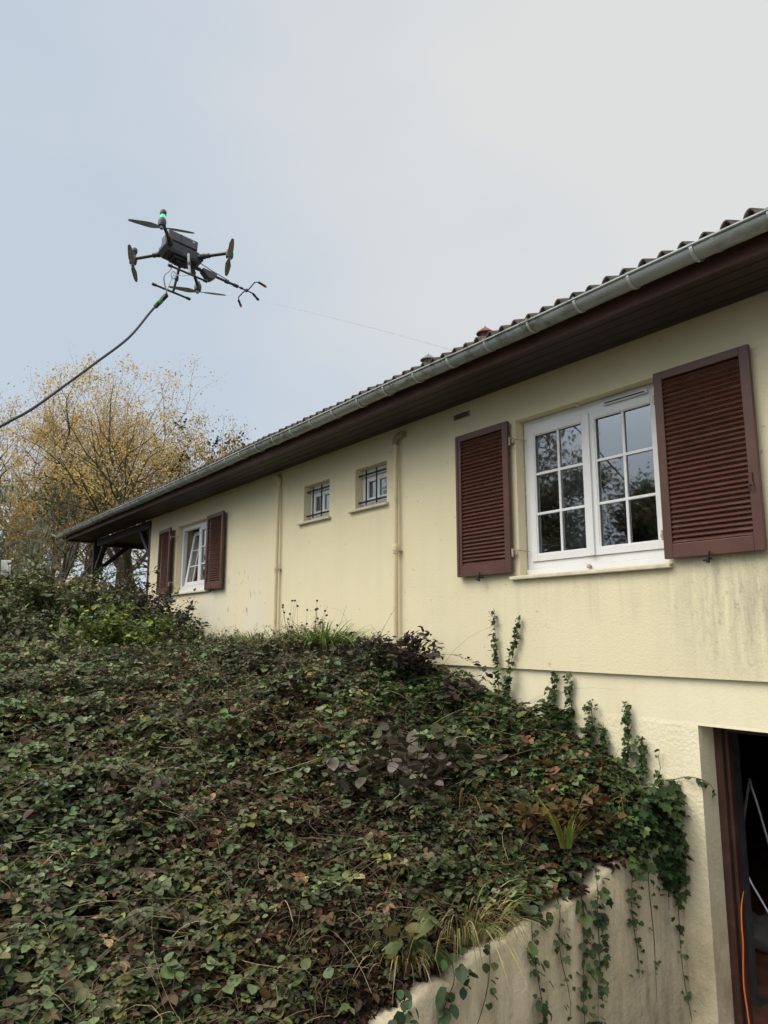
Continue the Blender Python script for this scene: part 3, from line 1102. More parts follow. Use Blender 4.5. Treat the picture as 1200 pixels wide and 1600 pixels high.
# =================================================================== GARAGE CONTENTS
M['orange'] = simple('orange_cable', (0.66, 0.16, 0.045), 0.45, 0.08, 30)
M['pale_metal'] = simple('pale_metal_tube', (0.50, 0.52, 0.54), 0.35, 0.1, 20, 0.5, 0.6)
M['sack'] = simple('dusty_sack', (0.30, 0.30, 0.285), 0.9, 0.3, 8, 0.15)
M['prop_paint'] = simple('dull_grey_paint', (0.10, 0.105, 0.112), 0.8, 0.25, 8, 0.15)
pts = []
for (y, x, z) in ((.30, -2.668, .98), (.255, -2.664, .90), (.225, -2.655, .80), (.215, -2.650, .68), (.205, -2.655, .56), (.19, -2.652, .44), (.175, -2.632, .30), (.16, -2.615, .17), (.14, -2.612, .07), (.09, -2.59, .012), (-.1, -2.55, .012), (-.5, -2.42, .012), (-.8, -2.1, .04)):
    pts.append((x, y, z))


def smooth_path(p, sub=6):
    """Catmull-Rom through the points"""
    p = [Vector(q) for q in p]
    p = [p[0] * 2 - p[1]] + p + [p[-1] * 2 - p[-2]]
    o = []
    for i in range(1, len(p) - 2):
        for k in range(sub):
            t = k / sub
            a, b_, c, d_ = p[i - 1], p[i], p[i + 1], p[i + 2]
            o.append(0.5 * ((2 * b_) + (c - a) * t + (2 * a - 5 * b_ + 4 * c - d_) * t * t + (-a + 3 * b_ - 3 * c + d_) * t ** 3))
    o.append(p[-2])
    return o


tag(MB().tube(smooth_path(pts), .0048, 8).build('extension_cord', M['orange'], smooth=True), 'orange extension cord hanging down the brown garage door frame', 'cord')

fr = tag(empty('folding_trestle', (-3.0, 1.3, 0)), 'pale metal tube trestle standing in the dark garage doorway', 'trestle')
MB().tube([(-.10, .02, 1.50), (-.08, 0, 1.44), (-.05, 0, 1.34), (.01, 0, 1.08), (.12, .0, .60), (.25, 0, .02)], .011, 8).build('tube_leg', M['pale_metal'], fr, smooth=True)
MB().tube([(-.24, .03, .92), (-.19, 0, .82), (-.14, 0, .71), (-.03, 0, .54), (.30, 0, .02)], .011, 8).build('tube_leg', M['pale_metal'], fr, smooth=True)
MB().tube([(-.10, .02, 1.50), (-.24, .03, .92), (-.40, .06, .02)], .011, 8).build('tube_leg', M['sack'], fr, smooth=True)
pt = tag(empty('steel_prop', (-3.04, 1.0, 0)), 'dull grey steel prop standing behind the garage door frame', 'prop')
MB().box(-.03, .03, -.03, .03, .012, 1.95).build('shaft', M['prop_paint'], pt, bevel=.004)
MB().box(-.08, .08, -.08, .08, .0, .0115).build('foot_plate', M['prop_paint'], pt)
sk = MB()
vs, fs = [], []
for i in range(9):
    v_ = i / 8
    for j in range(18):
        a = 2 * math.pi * j / 18
        rr = math.sin(math.pi * (.06 + .9 * v_)) ** .6 * (1 + .10 * math.sin(3 * a + i) + .06 * math.sin(7 * a))
        vs.append((-3.40 + .36 * rr * math.cos(a), 1.95 + .22 * rr * math.sin(a), .002 + .26 * v_ * (1 + .12 * math.sin(2 * a))))
for i in range(8):
    for j in range(18):
        fs.append((i * 18 + j, i * 18 + (j + 1) % 18, (i + 1) * 18 + (j + 1) % 18, (i + 1) * 18 + j))
fs.append(tuple(range(17, -1, -1)))
fs.append(tuple(8 * 18 + j for j in range(18)))
sk.add(vs, fs)
tag(sk.build('sack', M['sack'], smooth=True, sharp=80), 'dark grey sack slumped on the red-brown garage floor', 'sack')

# =================================================================== DRONE
M['drone'] = simple('drone_shell', (0.036, 0.039, 0.046), 0.5, 0.15, 20, 0.45)
M['drone_grey'] = simple('drone_battery_shell', (0.062, 0.066, 0.076), 0.5, 0.12, 25, 0.45)
M['carbon'] = simple('carbon_tube', (0.022, 0.024, 0.027), 0.38, 0.2, 50, 0.5)
M['prop'] = simple('rotor_blade', (0.26, 0.27, 0.285), 0.5, 0.1, 30)
M['rubber'] = simple('black_rubber', (0.020, 0.021, 0.023), 0.6, 0.2, 30)
M['light_grey'] = simple('grey_sleeve', (0.36, 0.37, 0.39), 0.6, 0.12, 30)
M['coupling_green'] = simple('green_coupling', (0.035, 0.26, 0.075), 0.45, 0.15, 30)
M['white_cord'] = simple('white_cord', (0.62, 0.62, 0.60), 0.8, 0.1, 60)
M['nozzle_tip'] = simple('orange_nozzle', (0.75, 0.22, 0.06), 0.5, 0.15, 40)
ld = NT('green_led')
ld.set((0.02, 0.35, 0.16), 0.4)
ld.b.inputs['Emission Color'].default_value = (0.12, 1.0, 0.45, 1)
ld.b.inputs['Emission Strength'].default_value = 0.9
M['led'] = ld.m

DO = Vector((-5.908, -2.498, 5.990))
DF = Vector((-0.05, 0.9938, -0.0993))
DL = Vector((-0.99076, -0.06187, -0.12071))
DU = DF.cross(DL).normalized()
DL = DU.cross(DF).normalized()
drone = tag(empty('spray_drone', DO), 'black quadcopter drone with a spray lance hovering above the roof edge', 'drone')
drone.rotation_euler = Matrix((DF, DL, DU)).transposed().to_euler()


def rb(mb, x0, x1, y0, y1, z0, z1): return mb.box(x0, x1, y0, y1, z0, z1)


bd = MB()
# belly with raked nose and tail
prof = [(-.185, -.01), (-.15, -.055), (.13, -.055), (.185, -.005), (.175, .035), (.115, .058), (-.14, .058), (-.185, .03)]
vs = [(x, y, z) for y in (-.078, .078) for x, z in prof]
n8 = len(prof)
bd.add(vs, [tuple(range(n8)), tuple(range(2 * n8 - 1, n8 - 1, -1))] + [(k, k + n8, (k + 1) % n8 + n8, (k + 1) % n8) for k in range(n8)])
body = bd.build('body', M['drone'], drone, bevel=.010)
MB().box(-.09, .07, -.055, .055, -.080, -.057).box(-.05, .03, -.035, .035, -.100, -.081).build('payload_plate', M['carbon'], body, bevel=.004)
MB().box(.03, .12, -.082, -.0785, -.035, .03).box(-.14, -.02, -.0815, -.0785, -.03, .035).box(.125, .15, -.081, -.0785, -.01, .02).build('side_panel', M['carbon'], body, bevel=.001)
bt = MB()
bt.box(-.165, .115, -.080, -.003, .060, .160).box(-.165, .115, .003, .080, .060, .160)
bat = bt.build('battery', M['drone_grey'], drone, bevel=.010)
MB().box(.06, .08, -.0835, -.0805, .12, .14).build('status_light', M['light_grey'], bat)
MB().box(-.155, .105, -.084, -.0805, .064, .071).box(-.05, -.044, -.084, -.0805, .074, .155).build('release_strip', M['carbon'], bat)

for (sx, sy, bang) in ((1, 1, 25), (1, -1, 112), (-1, 1, 118), (-1, -1, 22)):
    ax, ay = .315 * sx, .315 * sy
    am = MB().tube([(.13 * sx, .075 * sy, .005), (.18 * sx, .14 * sy, .004), (ax, ay, 0)], .0155, 10)
    arm = am.build('arm', M['carbon'], drone, smooth=True)
    q0, q1 = Vector((.145 * sx, .095 * sy, .005)), Vector((.195 * sx, .16 * sy, .004))
    MB().tube([q0, q0.lerp(q1, .1), q0.lerp(q1, .45), q0.lerp(q1, .55), q1], [.021, .026, .026, .021, .023], 12).build('arm_sleeve', M['drone'], arm, smooth=True)
    front = sx > 0
    mo = MB().lathe([(.020, -.055), (.031, -.050), (.034, -.030), (.034, .000), (.030, .015), (.024, .022), (.022, .030)], Matrix.Translation((ax, ay, 0)), 16)
    motor = mo.build('motor', M['drone'], drone, smooth=True)
    if not front:
        MB().lathe([(.019, .030), (.020, .034), (.020, .060), (.019, .064)], Matrix.Translation((ax, ay, 0)), 14).build('navigation_light', M['led'] if sy < 0 else M['drone'], motor, smooth=True)
        MB().lathe([(.024, .064), (.027, .070), (.027, .098), (.022, .108), (.010, .113)], Matrix.Translation((ax, ay, 0)), 14).build('motor_cap', M['drone'], motor, smooth=True)
    else:
        if sy < 0:
            MB().lathe([(.013, .030), (.014, .05), (.012, .105), (.005, .112)], Matrix.Translation((ax, ay, 0)), 12).build('antenna', M['drone'], motor, smooth=True)
            MB().box(ax + .032, ax + .040, ay - .014, ay + .014, -.01, .028).build('navigation_light', M['led'], motor)
        else:
            MB().lathe([(.020, .030), (.018, .045), (.010, .05)], Matrix.Translation((ax, ay, 0)), 12).build('motor_cap', M['drone'], motor, smooth=True)
    # two-blade rotor under the motor
    zr = -.066
    a = R(bang)
    dv, sv = Vector((math.cos(a), -math.sin(a), 0)), Vector((math.sin(a), math.cos(a), 0))
    rt = MB().lathe([(.014, zr - .010), (.017, zr - .004), (.017, zr + .012), (.012, zr + .016)], Matrix.Translation((ax, ay, 0)), 12)
    for s_ in (1, -1):
        vs, fs = [], []
        secs = [(.012, .011, 20), (.05, .020, 24), (.09, .027, 19), (.15, .024, 14), (.21, .019, 10), (.255, .013, 7), (.268, .005, 5)]
        for r_, ch, tw in secs:
            c = Vector((ax, ay, zr + .004 + r_ * .03)) + dv * r_ * s_
            wv = (sv * s_ * math.cos(R(tw)) + Vector((0, 0, 1)) * math.sin(R(tw)))
            nv = wv.cross(dv)
            for k_, th in ((-1, 0), (-.2, .0022), (1, 0), (-.2, -.0016)):
                vs.append(c + wv * ch * k_ + nv * th)
        for i in range(len(secs) - 1):
            for k_ in range(4):
                fs.append((i * 4 + k_, i * 4 + (k_ + 1) % 4, (i + 1) * 4 + (k_ + 1) % 4, (i + 1) * 4 + k_))
        fs += [(3, 2, 1, 0), tuple((len(secs) - 1) * 4 + k_ for k_ in range(4))]
        rt.add(vs, fs)
    rt.build('rotor', M['prop'], drone, smooth=True)

for sy in (-1, 1):
    lg = MB().tube([(.03, .085 * sy, -.02), (.028, .115 * sy, -.12), (.026, .17 * sy, -.275)], [.014, .0115, .0115], 10)
    leg = lg.build('landing_leg', M['light_grey'] if sy < 0 else M['carbon'], drone, smooth=True)
    MB().lathe([(.016, -.02), (.018, -.015), (.018, .015), (.016, .02)], Matrix.Translation((.028, .127 * sy, -.155)), 12).build('leg_joint', M['drone'], leg, smooth=True)
    MB().tube([(-.165, .17 * sy, -.28), (.185, .17 * sy, -.28)], .0095, 10).tube([(-.172, .17 * sy, -.28), (-.135, .17 * sy, -.28)], .0135, 10).tube([(.155, .17 * sy, -.28), (.192, .17 * sy, -.28)], .0135, 10).build('skid', M['carbon'], leg, smooth=True)

ln = MB().tube([(.08, 0, -.058), (.56, 0, -.060)], .0125, 10)
lance = ln.build('spray_lance', M['carbon'], drone, smooth=True)
pb = MB()
pf = [(.20, -.045), (.34, -.045), (.345, -.075), (.30, -.125), (.265, -.128), (.20, -.07)]
vs = [(x, y, z) for y in (-.035, .035) for x, z in pf]
pb.add(vs, [tuple(range(6)), tuple(range(11, 5, -1))] + [(k, k + 6, (k + 1) % 6 + 6, (k + 1) % 6) for k in range(6)])
pb.build('valve_box', M['drone_grey'], lance, bevel=.006)
MB().tube([(.10, 0, -.058), (.19, 0, -.058)], .018, 12).tube([(.44, 0, -.0595), (.475, 0, -.0595)], .018, 12).tube([(.53, 0, -.06), (.575, 0, -.06)], .017, 12).build('lance_collar', M['drone'], lance, smooth=True)
MB().tube([(.11, -.03, .0), (.30, -.01, -.022), (.475, 0, -.040)], .0042, 6).tube([(.475, 0, -.062), (.475, 0, -.036)], .006, 6).build('stay_rod', M['carbon'], lance, smooth=True)
nz = MB().tube([(.575, 0, -.06), (.69, 0, -.061), (.735, 0, -.064)], .0065, 8).tube([(.60, 0, -.06), (.625, 0, -.06)], .0125, 10)
nz.tube([(.675, -.005, -.061), (.672, -.145, -.048), (.70, -.165, -.046)], .0055, 8).tube([(.655, .005, -.061), (.655, .13, -.068), (.665, .148, -.09)], .0055, 8)
nz.lathe([(.013, -.013), (.015, 0), (.013, .013)], Matrix.Translation((.665, 0, -.061)), 12)
noz = nz.build('nozzle_bar', M['carbon'], lance, smooth=True)
for a_, b__ in (((.70, -.165, -.046), (.785, -.168, -.062)), ((.665, .148, -.09), (.705, .158, -.145)), ((.735, 0, -.064), (.80, -.005, -.115))):
    a_, b__ = Vector(a_), Vector(b__)
    MB().tube([a_, a_.lerp(b__, .45)], .0115, 10).tube([a_.lerp(b__, .45), a_.lerp(b__, .55), a_.lerp(b__, .85)], [.007, .012, .012], 10).build('nozzle', M['rubber'], lance, smooth=True)
    MB().tube([a_.lerp(b__, .78), b__], [.0135, .010], 10).build('nozzle_tip', M['nozzle_tip'] if a_.y else M['rubber'], lance, smooth=True)

DM = Matrix.Translation(DO) @ Matrix((DF, DL, DU)).transposed().to_4x4()


def dw(x, y, z): return DM @ Vector((x, y, z))


# safety cord with its snap hook, slung under the drone to the hose coupling
cp0, cp1 = Vector((-6.034, -2.565, 5.650)), Vector((-6.072, -2.63, 5.555))
co = tag(empty('tether_cord', dw(0, 0, -.1)), 'white safety cord with a snap hook slung between drone and hose', 'cord')
base = dw(0, 0, -.1)
hook = dw(-.045, .02, -.215)
MB().tube([q - base for q in (dw(.026, -.172, -.292), dw(.0, -.09, -.262), hook)], .0035, 6).tube([q - base for q in (hook, hook.lerp(cp1, .5) + Vector((0, 0, -.04)), cp1 + Vector((.03, .015, .03)))], .003, 6).build('cord_strand', M['white_cord'], co, smooth=True)
rg_ = [hook + (DF * math.cos(t) * .022 + DU * math.sin(t) * .036) - base for t in np.linspace(0, 2 * math.pi, 17)]
MB().tube(rg_, .0045, 6, cap=False).build('snap_hook', M['pale_metal'], co, smooth=True)

# hose
hs = tag(empty('spray_hose', cp1), 'long black hose trailing from the hovering drone down past the trees', 'hose')
hp = [cp1, (-6.00, -2.72, 5.42), (-5.78, -2.95, 5.055), (-5.66, -3.22, 4.74), (-5.53, -3.47, 4.455), (-5.43, -3.69, 4.21), (-5.36, -3.89, 4.03), (-5.27, -4.35, 3.62), (-5.22, -4.9, 3.15), (-5.2, -5.6, 2.6), (-5.2, -6.4, 2.15), (-5.25, -7.2, 1.93), (-5.4, -8.2, 1.86)]
MB().tube([q - cp1 for q in smooth_path(hp)], .0098, 10).build('hose_line', M['rubber'], hs, smooth=True)
dv = (cp0 - cp1)
MB().tube([dv * -.35, dv * -.3, dv * .05], [.015, .020, .020], 12).tube([dv * .42, dv * .46, dv * .95, dv * 1.0], [.017, .021, .021, .014], 12).build('coupling_sleeve', M['rubber'], hs, smooth=True)
MB().tube([dv * .05, dv * .08, dv * .38, dv * .42], [.018, .022, .022, .018], 12).build('coupling_ring', M['coupling_green'], hs, smooth=True)
MB().tube([q - cp1 for q in smooth_path([cp0, dw(-.115, .055, -.25), dw(-.075, .03, -.17), dw(-.07, .02, -.10)])], .006, 8).build('feed_tube', M['white_cord'], hs, smooth=True)

# jet of spray to the tiles
jm = NT('fine_spray')
tr = jm.t.nodes.new('ShaderNodeBsdfTransparent')
mx = jm.t.nodes.new('ShaderNodeMixShader')
jm.set((.9, .92, .95), .6)
jm.put(mx.inputs[0], jm.mr(jm.noise(9, 3), .3, .8, 0.04, .17))
jm.t.links.new(tr.outputs[0], mx.inputs[1])
jm.t.links.new(jm.b.outputs[0], mx.inputs[2])
jm.t.links.new(mx.outputs[0], jm.out.inputs['Surface'])
j0 = dw(.80, -.005, -.115)
j1 = Vector((-6.55, 2.15, EAVE_Z + (2.15 - EAVE_Y) * SL + .06))
jp = [j0.lerp(j1, t) + Vector((0, 0, .035 * 4 * t * (1 - t))) for t in np.linspace(0, 1, 24)]
tag(MB().tube(jp, list(np.linspace(.003, .018, 24)), 8, cap=False).build('spray_jet', jm.m, smooth=True), 'faint thin jet of spray from the drone nozzle onto the tiles', 'spray')

# =================================================================== VEGETATION TOOLS
def leaf_shape(side):
    """outline of the right half from stalk to tip; mirrored and folded along the midrib"""
    n = len(side)
    V = np.array([(0, 0, 0)] + list(side) + [(0, 1, -.07)] + [(-x, y, z) for x, y, z in reversed(side)])
    F = np.array([list(range(n + 2)), [0] + list(range(n + 1, 2 * n + 2))])
    return V, F


LEAF = leaf_shape([(.24, .16, .05), (.33, .42, .06), (.22, .72, .03)])
NARROW = leaf_shape([(.09, .2, .02), (.13, .5, .03), (.09, .8, 0)])
OVAL = leaf_shape([(.32, .14, .07), (.43, .42, .08), (.30, .76, .03)])
IVY = leaf_shape([(.30, -.10, .02), (.56, .16, -.02), (.36, .34, .05), (.47, .60, -.01), (.20, .64, .05)])


def leaf_arrays(P, yaw, pitch, roll, size, shape=LEAF):
    """leaves at P: yaw round z, pitch of the midrib (+ up), roll round the midrib"""
    n = len(P)
    cy, sy, cp, sp, cr, sr = np.cos(yaw), np.sin(yaw), np.cos(pitch), np.sin(pitch), np.cos(roll), np.sin(roll)
    d = np.stack([cy * cp, sy * cp, sp], -1)
    side0 = np.stack([sy, -cy, np.zeros(n)], -1)
    up0 = np.cross(side0, d)
    side = side0 * cr[:, None] + up0 * sr[:, None]
    up = np.cross(side, d)
    sh, fc = shape
    L = sh[None] * np.asarray(size)[:, None, None]
    V = P[:, None] + L[..., 0:1] * side[:, None] + L[..., 1:2] * d[:, None] + L[..., 2:3] * up[:, None]
    F = (np.arange(n) * len(sh))[:, None, None] + fc[None]
    return V.reshape(-1, 3), F.reshape(-1, fc.shape[1])


def pick(pal, n, wts=None, jit=.22, rng=RNG):
    pal = np.array(pal)
    k = rng.choice(len(pal), n, p=None if wts is None else np.array(wts) / np.sum(wts))
    c = pal[k] * np.exp(rng.normal(0, jit, (n, 1))) * (1 + rng.normal(0, .06, (n, 3)))
    return np.clip(c, .003, .9)


def rep(c, k=8):
    c = np.repeat(c, k, 0)
    return np.concatenate([c, np.ones((len(c), 1))], 1)


class Stems:
    """many thin three- or four-sided stalks in one mesh, with a colour each"""

    def __init__(s): s.V, s.F, s.C, s.n = [], [], [], 0

    def add(s, pts, r0, r1, col, sides=3):
        p = np.array(pts, float)
        m = len(p)
        t = np.gradient(p, axis=0)
        t /= np.linalg.norm(t, axis=1)[:, None] + 1e-9
        a = np.cross(t, (0.23, 0.11, 0.97))
        a /= np.linalg.norm(a, axis=1)[:, None] + 1e-9
        b_ = np.cross(t, a)
        r_ = np.linspace(r0, r1, m)[:, None]
        ring = [p + (a * math.cos(2 * math.pi * k / sides) + b_ * math.sin(2 * math.pi * k / sides)) * r_ for k in range(sides)]
        s.V.append(np.stack(ring, 1).reshape(-1, 3))
        i = np.arange(m - 1)[:, None] * sides
        k = np.arange(sides)[None]
        k2 = (k + 1) % sides
        s.F.append((np.stack([i + k, i + k2, i + k2 + sides, i + k + sides], -1)).reshape(-1, 4) + s.n)
        s.C.append(np.tile(np.array([*col, 1.0]), (m * sides, 1)))
        s.n += m * sides

    def build(s, name, mat, parent=None):
        return np_mesh(name, np.concatenate(s.V), np.concatenate(s.F), mat, parent, np.concatenate(s.C), smooth=True)


G_BRAMBLE = [(.070, .100, .045), (.095, .130, .062), (.125, .160, .080), (.050, .070, .032)]
G_DULL = [(.088, .092, .045), (.112, .110, .060), (.070, .078, .040), (.150, .145, .085)]
G_BROWN = [(.105, .055, .034), (.130, .064, .036), (.072, .042, .030), (.19, .12, .07), (.30, .22, .13)]
G_PURPLE = [(.086, .064, .046), (.105, .080, .058), (.070, .058, .042)]
G_IVY = [(.052, .095, .032), (.070, .120, .042), (.040, .074, .028), (.105, .150, .050)]
G_YELLOW = [(.26, .20, .05), (.19, .155, .045), (.32, .24, .09)]
G_RUST = [(.18, .115, .042), (.23, .145, .05), (.14, .085, .032)]

# =================================================================== GROUND COVER ON THE BANK (nobody could count it)


def scatter(n, rng):
    """points on the bank, denser where the walker on the drive sees it close by"""
    out = []
    left = n
    while left > 0:
        m = left * 4 + 1000
        x = rng.uniform(-17.5, -2.93, m)
        y = rng.uniform(-9.0, -0.015, m)
        dd = np.sqrt(x ** 2 + (y + 4.6) ** 2)
        # the sector of bank beside the drive
        az = np.arctan2(-x, y + 4.6)
        ok = (x < np.where((y > -1.75) & (fbm(y * 2.3, y * 0 + 3.0, 55) > .42), -2.92, -3.02)) & (az > R(20)) & (az < R(108)) & (dd > 2.0)
        pr = np.clip((2.6 / np.maximum(dd, 2.2)) ** 1.3, 0.05, 1.0)
        ok &= rng.uniform(0, 1, m) < pr
        p = np.stack([x[ok], y[ok]], -1)[:left]
        out.append(p)
        left -= len(p)
    return np.concatenate(out)


def zone_weights(x, y):
    """what grows where: bramble, dull bramble, brown dead stuff, ivy, yellowing plants"""
    n1 = fbm(x * 1.3, y * 1.3, 21)
    n2 = fbm(x * 2.2, y * 2.2, 33)
    green = np.exp(-(((x + 5.3) / 1.5) ** 2 + ((y + 4.0) / 1.1) ** 2)) * 1.6 + np.clip((n1 - .45) * 4, 0, 1) * .8
    green += np.exp(-(((x + 3.3) / .9) ** 2 + ((y + 3.9) / .7) ** 2)) * .7
    brown = np.exp(-(((x + 4.05) / .75) ** 2 + ((y + 2.65) / .6) ** 2)) * 3.4 + np.clip((n2 - .50) * 6, 0, 1) * 1.7
    brown += np.exp(-(((x + 3.2) / .35) ** 2 + ((y + 2.7) / .8) ** 2)) * 1.5
    ivy = np.clip((y + 1.15) / .5, 0, 1) * np.clip((x + 5.3) / .6, 0, 1) * 3.2
    yel = np.exp(-(((x + 3.35) / .45) ** 2 + ((y + .85) / .4) ** 2)) * 2.0
    yel += np.exp(-(((x + 4.5) / .6) ** 2 + ((y + 2.0) / .45) ** 2)) * .8
    dull = np.full_like(x, .55) + np.clip((-x - 5.5) / 2, 0, 1) * 1.2
    W = np.stack([green, dull, brown, ivy, yel], -1) + .03
    return W / W.sum(1, keepdims=True)


def clump_height(x, y):
    return .03 + .36 * np.clip(fbm(x * 1.5, y * 1.5, 60) - .22, 0, 1) ** 1.15 + .26 * fbm(x * 4.6, y * 4.6, 71) ** 1.8


def cover(n_clusters, rng):
    p = scatter(n_clusters, rng)
    x, y = p[:, 0], p[:, 1]
    W = zone_weights(x, y)
    k = (rng.uniform(0, 1, (len(x), 1)) > np.cumsum(W, 1)).sum(1).clip(0, 4)
    z0 = np.where(x < -3.05, bank(np.minimum(x, -3.05), y), rim(y))
    lowx = np.clip((-x - 2.9) / .35, .12, 1)
    hh = clump_height(x, y) * np.where(k == 2, .55, 1.0) * lowx
    u = rng.uniform(0, 1, len(x)) ** .5
    # gaps: some ground stays nearly bare so that hollows open between the clumps
    gap = fbm(x * 7.0, y * 7.0, 91, 2) < .36
    u = np.where(gap, u * .35, u)
    z = z0 + hh * u + .01
    out = {}
    for kind in range(5):
        sel = k == kind
        n = sel.sum()
        if not n: continue
        P = np.stack([x[sel], y[sel], z[sel]], -1)
        uu = u[sel]
        m = 4 if kind in (0, 1) else 3
        yaw0 = rng.uniform(0, 2 * np.pi, n)
        off = np.array([0, 1.35, -1.35, 3.0])[:m]
        yaw = (yaw0[:, None] + off[None] + rng.normal(0, .3, (n, m))).ravel()
        pit = rng.normal(-.12 if kind != 2 else -.3, .38 if kind != 2 else .6, n * m)
        rol = rng.normal(0, .40 if kind != 2 else .8, n * m)
        base_size = {0: .037, 1: .026, 2: .030, 3: .030, 4: .035}[kind]
        sz = np.repeat(base_size * np.clip(np.exp(rng.normal(0, .36, n)), .4, 1.55), m) * np.exp(rng.normal(0, .16, n * m))
        sz = sz * np.repeat(np.interp(np.sqrt(P[:, 0] ** 2 + (P[:, 1] + 4.6) ** 2), [3, 12], [1.0, 1.3]), m)
        PP = np.repeat(P, m, 0) + np.stack([np.cos(yaw), np.sin(yaw), np.zeros(n * m)], -1) * (sz * .25)[:, None]
        shape = IVY if kind == 3 else (OVAL if kind == 0 else LEAF)
        V, F = leaf_arrays(PP, yaw, pit, rol, sz, shape)
        if kind == 0:
            c = pick([(.098, .145, .062), (.130, .180, .082), (.070, .102, .044), (.170, .215, .105), (.15, .17, .055)] + G_DULL[:1], n, None, .24, rng)
            low = pick(G_BROWN + G_PURPLE, n, None, .25, rng)
            c = np.where((rng.uniform(0, 1, n) < .10 + .35 * (uu < .45))[:, None], low, c)
        elif kind == 1:
            c = pick(G_DULL + G_PURPLE + G_BRAMBLE[:2] + G_IVY[:1], n, [3, 3, 3, 2.4, .8, .8, .6, 2, 1.6, 1.2], .32, rng)
            low = pick(G_BROWN, n, None, .3, rng)
            c = np.where((rng.uniform(0, 1, n) < .12 + .3 * (uu < .4))[:, None], low, c)
        elif kind == 2:
            c = pick(G_BROWN + G_PURPLE + G_DULL[:2], n, [3, 2.4, 2.4, 1.6, .9, 1, 1, 1, 1.6, 1.6], .35, rng)
        elif kind == 3:
            c = pick(G_IVY, n, None, .25, rng)
            c = np.where((rng.uniform(0, 1, n) < .06)[:, None], pick(G_YELLOW + G_RUST, n, None, .2, rng), c)
        else:
            c = pick(G_YELLOW + G_RUST + G_BROWN + G_IVY, n, [.8, .8, .4, 2, 2, 2, 2, 1, 2, 1, .4, 2, 2, 1, 1], .25, rng)
        # one plant differs from the next: paler, browner or fresher by patches
        pt_ = np.stack([fbm(P[:, 0] * 3.1, P[:, 1] * 3.1, 120 + q) for q in range(3)], -1)
        c = c * (.62 + 1.0 * pt_[:, :1]) * np.stack([.85 + .3 * pt_[:, 1], np.ones(n), .85 + .3 * pt_[:, 2]], -1)
        # the lowest leaves are dead brown, darkened to put shade into the gaps
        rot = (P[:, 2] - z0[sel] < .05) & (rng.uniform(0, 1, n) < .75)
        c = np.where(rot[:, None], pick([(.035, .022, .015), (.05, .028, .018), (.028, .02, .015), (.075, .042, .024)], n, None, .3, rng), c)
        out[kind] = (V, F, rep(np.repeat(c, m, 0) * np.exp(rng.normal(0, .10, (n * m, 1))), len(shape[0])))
    return out


cv = cover(200000, np.random.default_rng(3))


def join(parts):
    V, F, C_, o = [], [], [], 0
    for v, f_, c in parts:
        V.append(v); F.append(f_ + o); C_.append(c); o += len(v)
    return np.concatenate(V), np.concatenate(F), np.concatenate(C_)


def put_cover(name, kinds, mat, label, cat):
    v, f_, c = join([cv[k] for k in kinds if k in cv])
    return tag(np_mesh(name, v, f_, mat, None, c), label, cat, kind='stuff')


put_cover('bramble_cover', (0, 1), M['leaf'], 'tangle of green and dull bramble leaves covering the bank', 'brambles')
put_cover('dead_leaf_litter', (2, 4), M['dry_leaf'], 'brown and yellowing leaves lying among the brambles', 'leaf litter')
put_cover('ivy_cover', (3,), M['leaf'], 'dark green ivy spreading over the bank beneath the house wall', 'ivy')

# dead canes and straws lying through the cover
rng = np.random.default_rng(17)
ds = Stems()
pp = scatter(9500, rng)
for (x, y) in pp:
    dd = math.hypot(x, y + 4.6)
    if rng.uniform() > 1.3 - .08 * dd: continue
    z0 = float(bank(np.array(min(x, -3.05)), np.array(y))) + float(clump_height(np.array(x), np.array(y))) * rng.uniform(.35, 1.15)
    yaw = rng.uniform(0, 2 * math.pi)
    L = rng.uniform(.06, .42) * (1.9 if rng.uniform() < .12 else 1)
    bend, lift = rng.normal(0, .8), rng.uniform(-.05, .25)
    t = np.linspace(0, 1, 6)
    px = x + np.cos(yaw + bend * t) * L * t
    py = y + np.sin(yaw + bend * t) * L * t
    pz = z0 + lift * 4 * t * (1 - t) * L + t * L * rng.normal(.05, .35)
    if px.max() > -2.95 or py.max() > -.02: continue
    u = rng.uniform()
    col = (.42, .34, .22) if u < .17 else ((.19, .13, .08) if u < .45 else ((.085, .045, .032) if u < .8 else (.05, .032, .026)))
    r_ = rng.uniform(.0009, .0026)
    ds.add(np.stack([px, py, pz], -1), r_, r_ * .5, np.array(col) * rng.uniform(.7, 1.25))
tag(ds.build('dead_canes', M['stem']), 'dry tan and brown bramble canes lying through the bank', 'dead canes', kind='stuff')


# fine grass wisps growing up through the tangle
rng = np.random.default_rng(37)
gs_ = Stems()
for (x, y) in scatter(2400, rng):
    if x > -3.06 or fbm(np.array(x * 1.1), np.array(y * 1.1), 44) < .50: continue
    zb = float(bank(np.array(x), np.array(y))) + .4 * float(clump_height(np.array(x), np.array(y)))
    for q in range(4):
        a_ = rng.uniform(0, 2 * math.pi)
        l_ = rng.uniform(.12, .34)
        t = np.linspace(0, 1, 6)
        o_ = l_ * rng.uniform(.3, .8)
        p = np.stack([x + rng.normal(0, .02) + math.cos(a_) * o_ * t ** 1.5, y + rng.normal(0, .02) + math.sin(a_) * o_ * t ** 1.5, zb + l_ * (t - rng.uniform(.4, .9) * t ** 2.5)], -1)
        if p[:, 1].max() > -.03: continue
        col = [(.15, .19, .06), (.20, .22, .08), (.34, .28, .14), (.24, .20, .10)][rng.integers(4)]
        gs_.add(p, .0016, .0005, np.array(col) * rng.uniform(.7, 1.3))
tag(gs_.build('grass_wisps', M['stem']), 'fine green and straw grass growing up through the brambles', 'grass', kind='stuff')

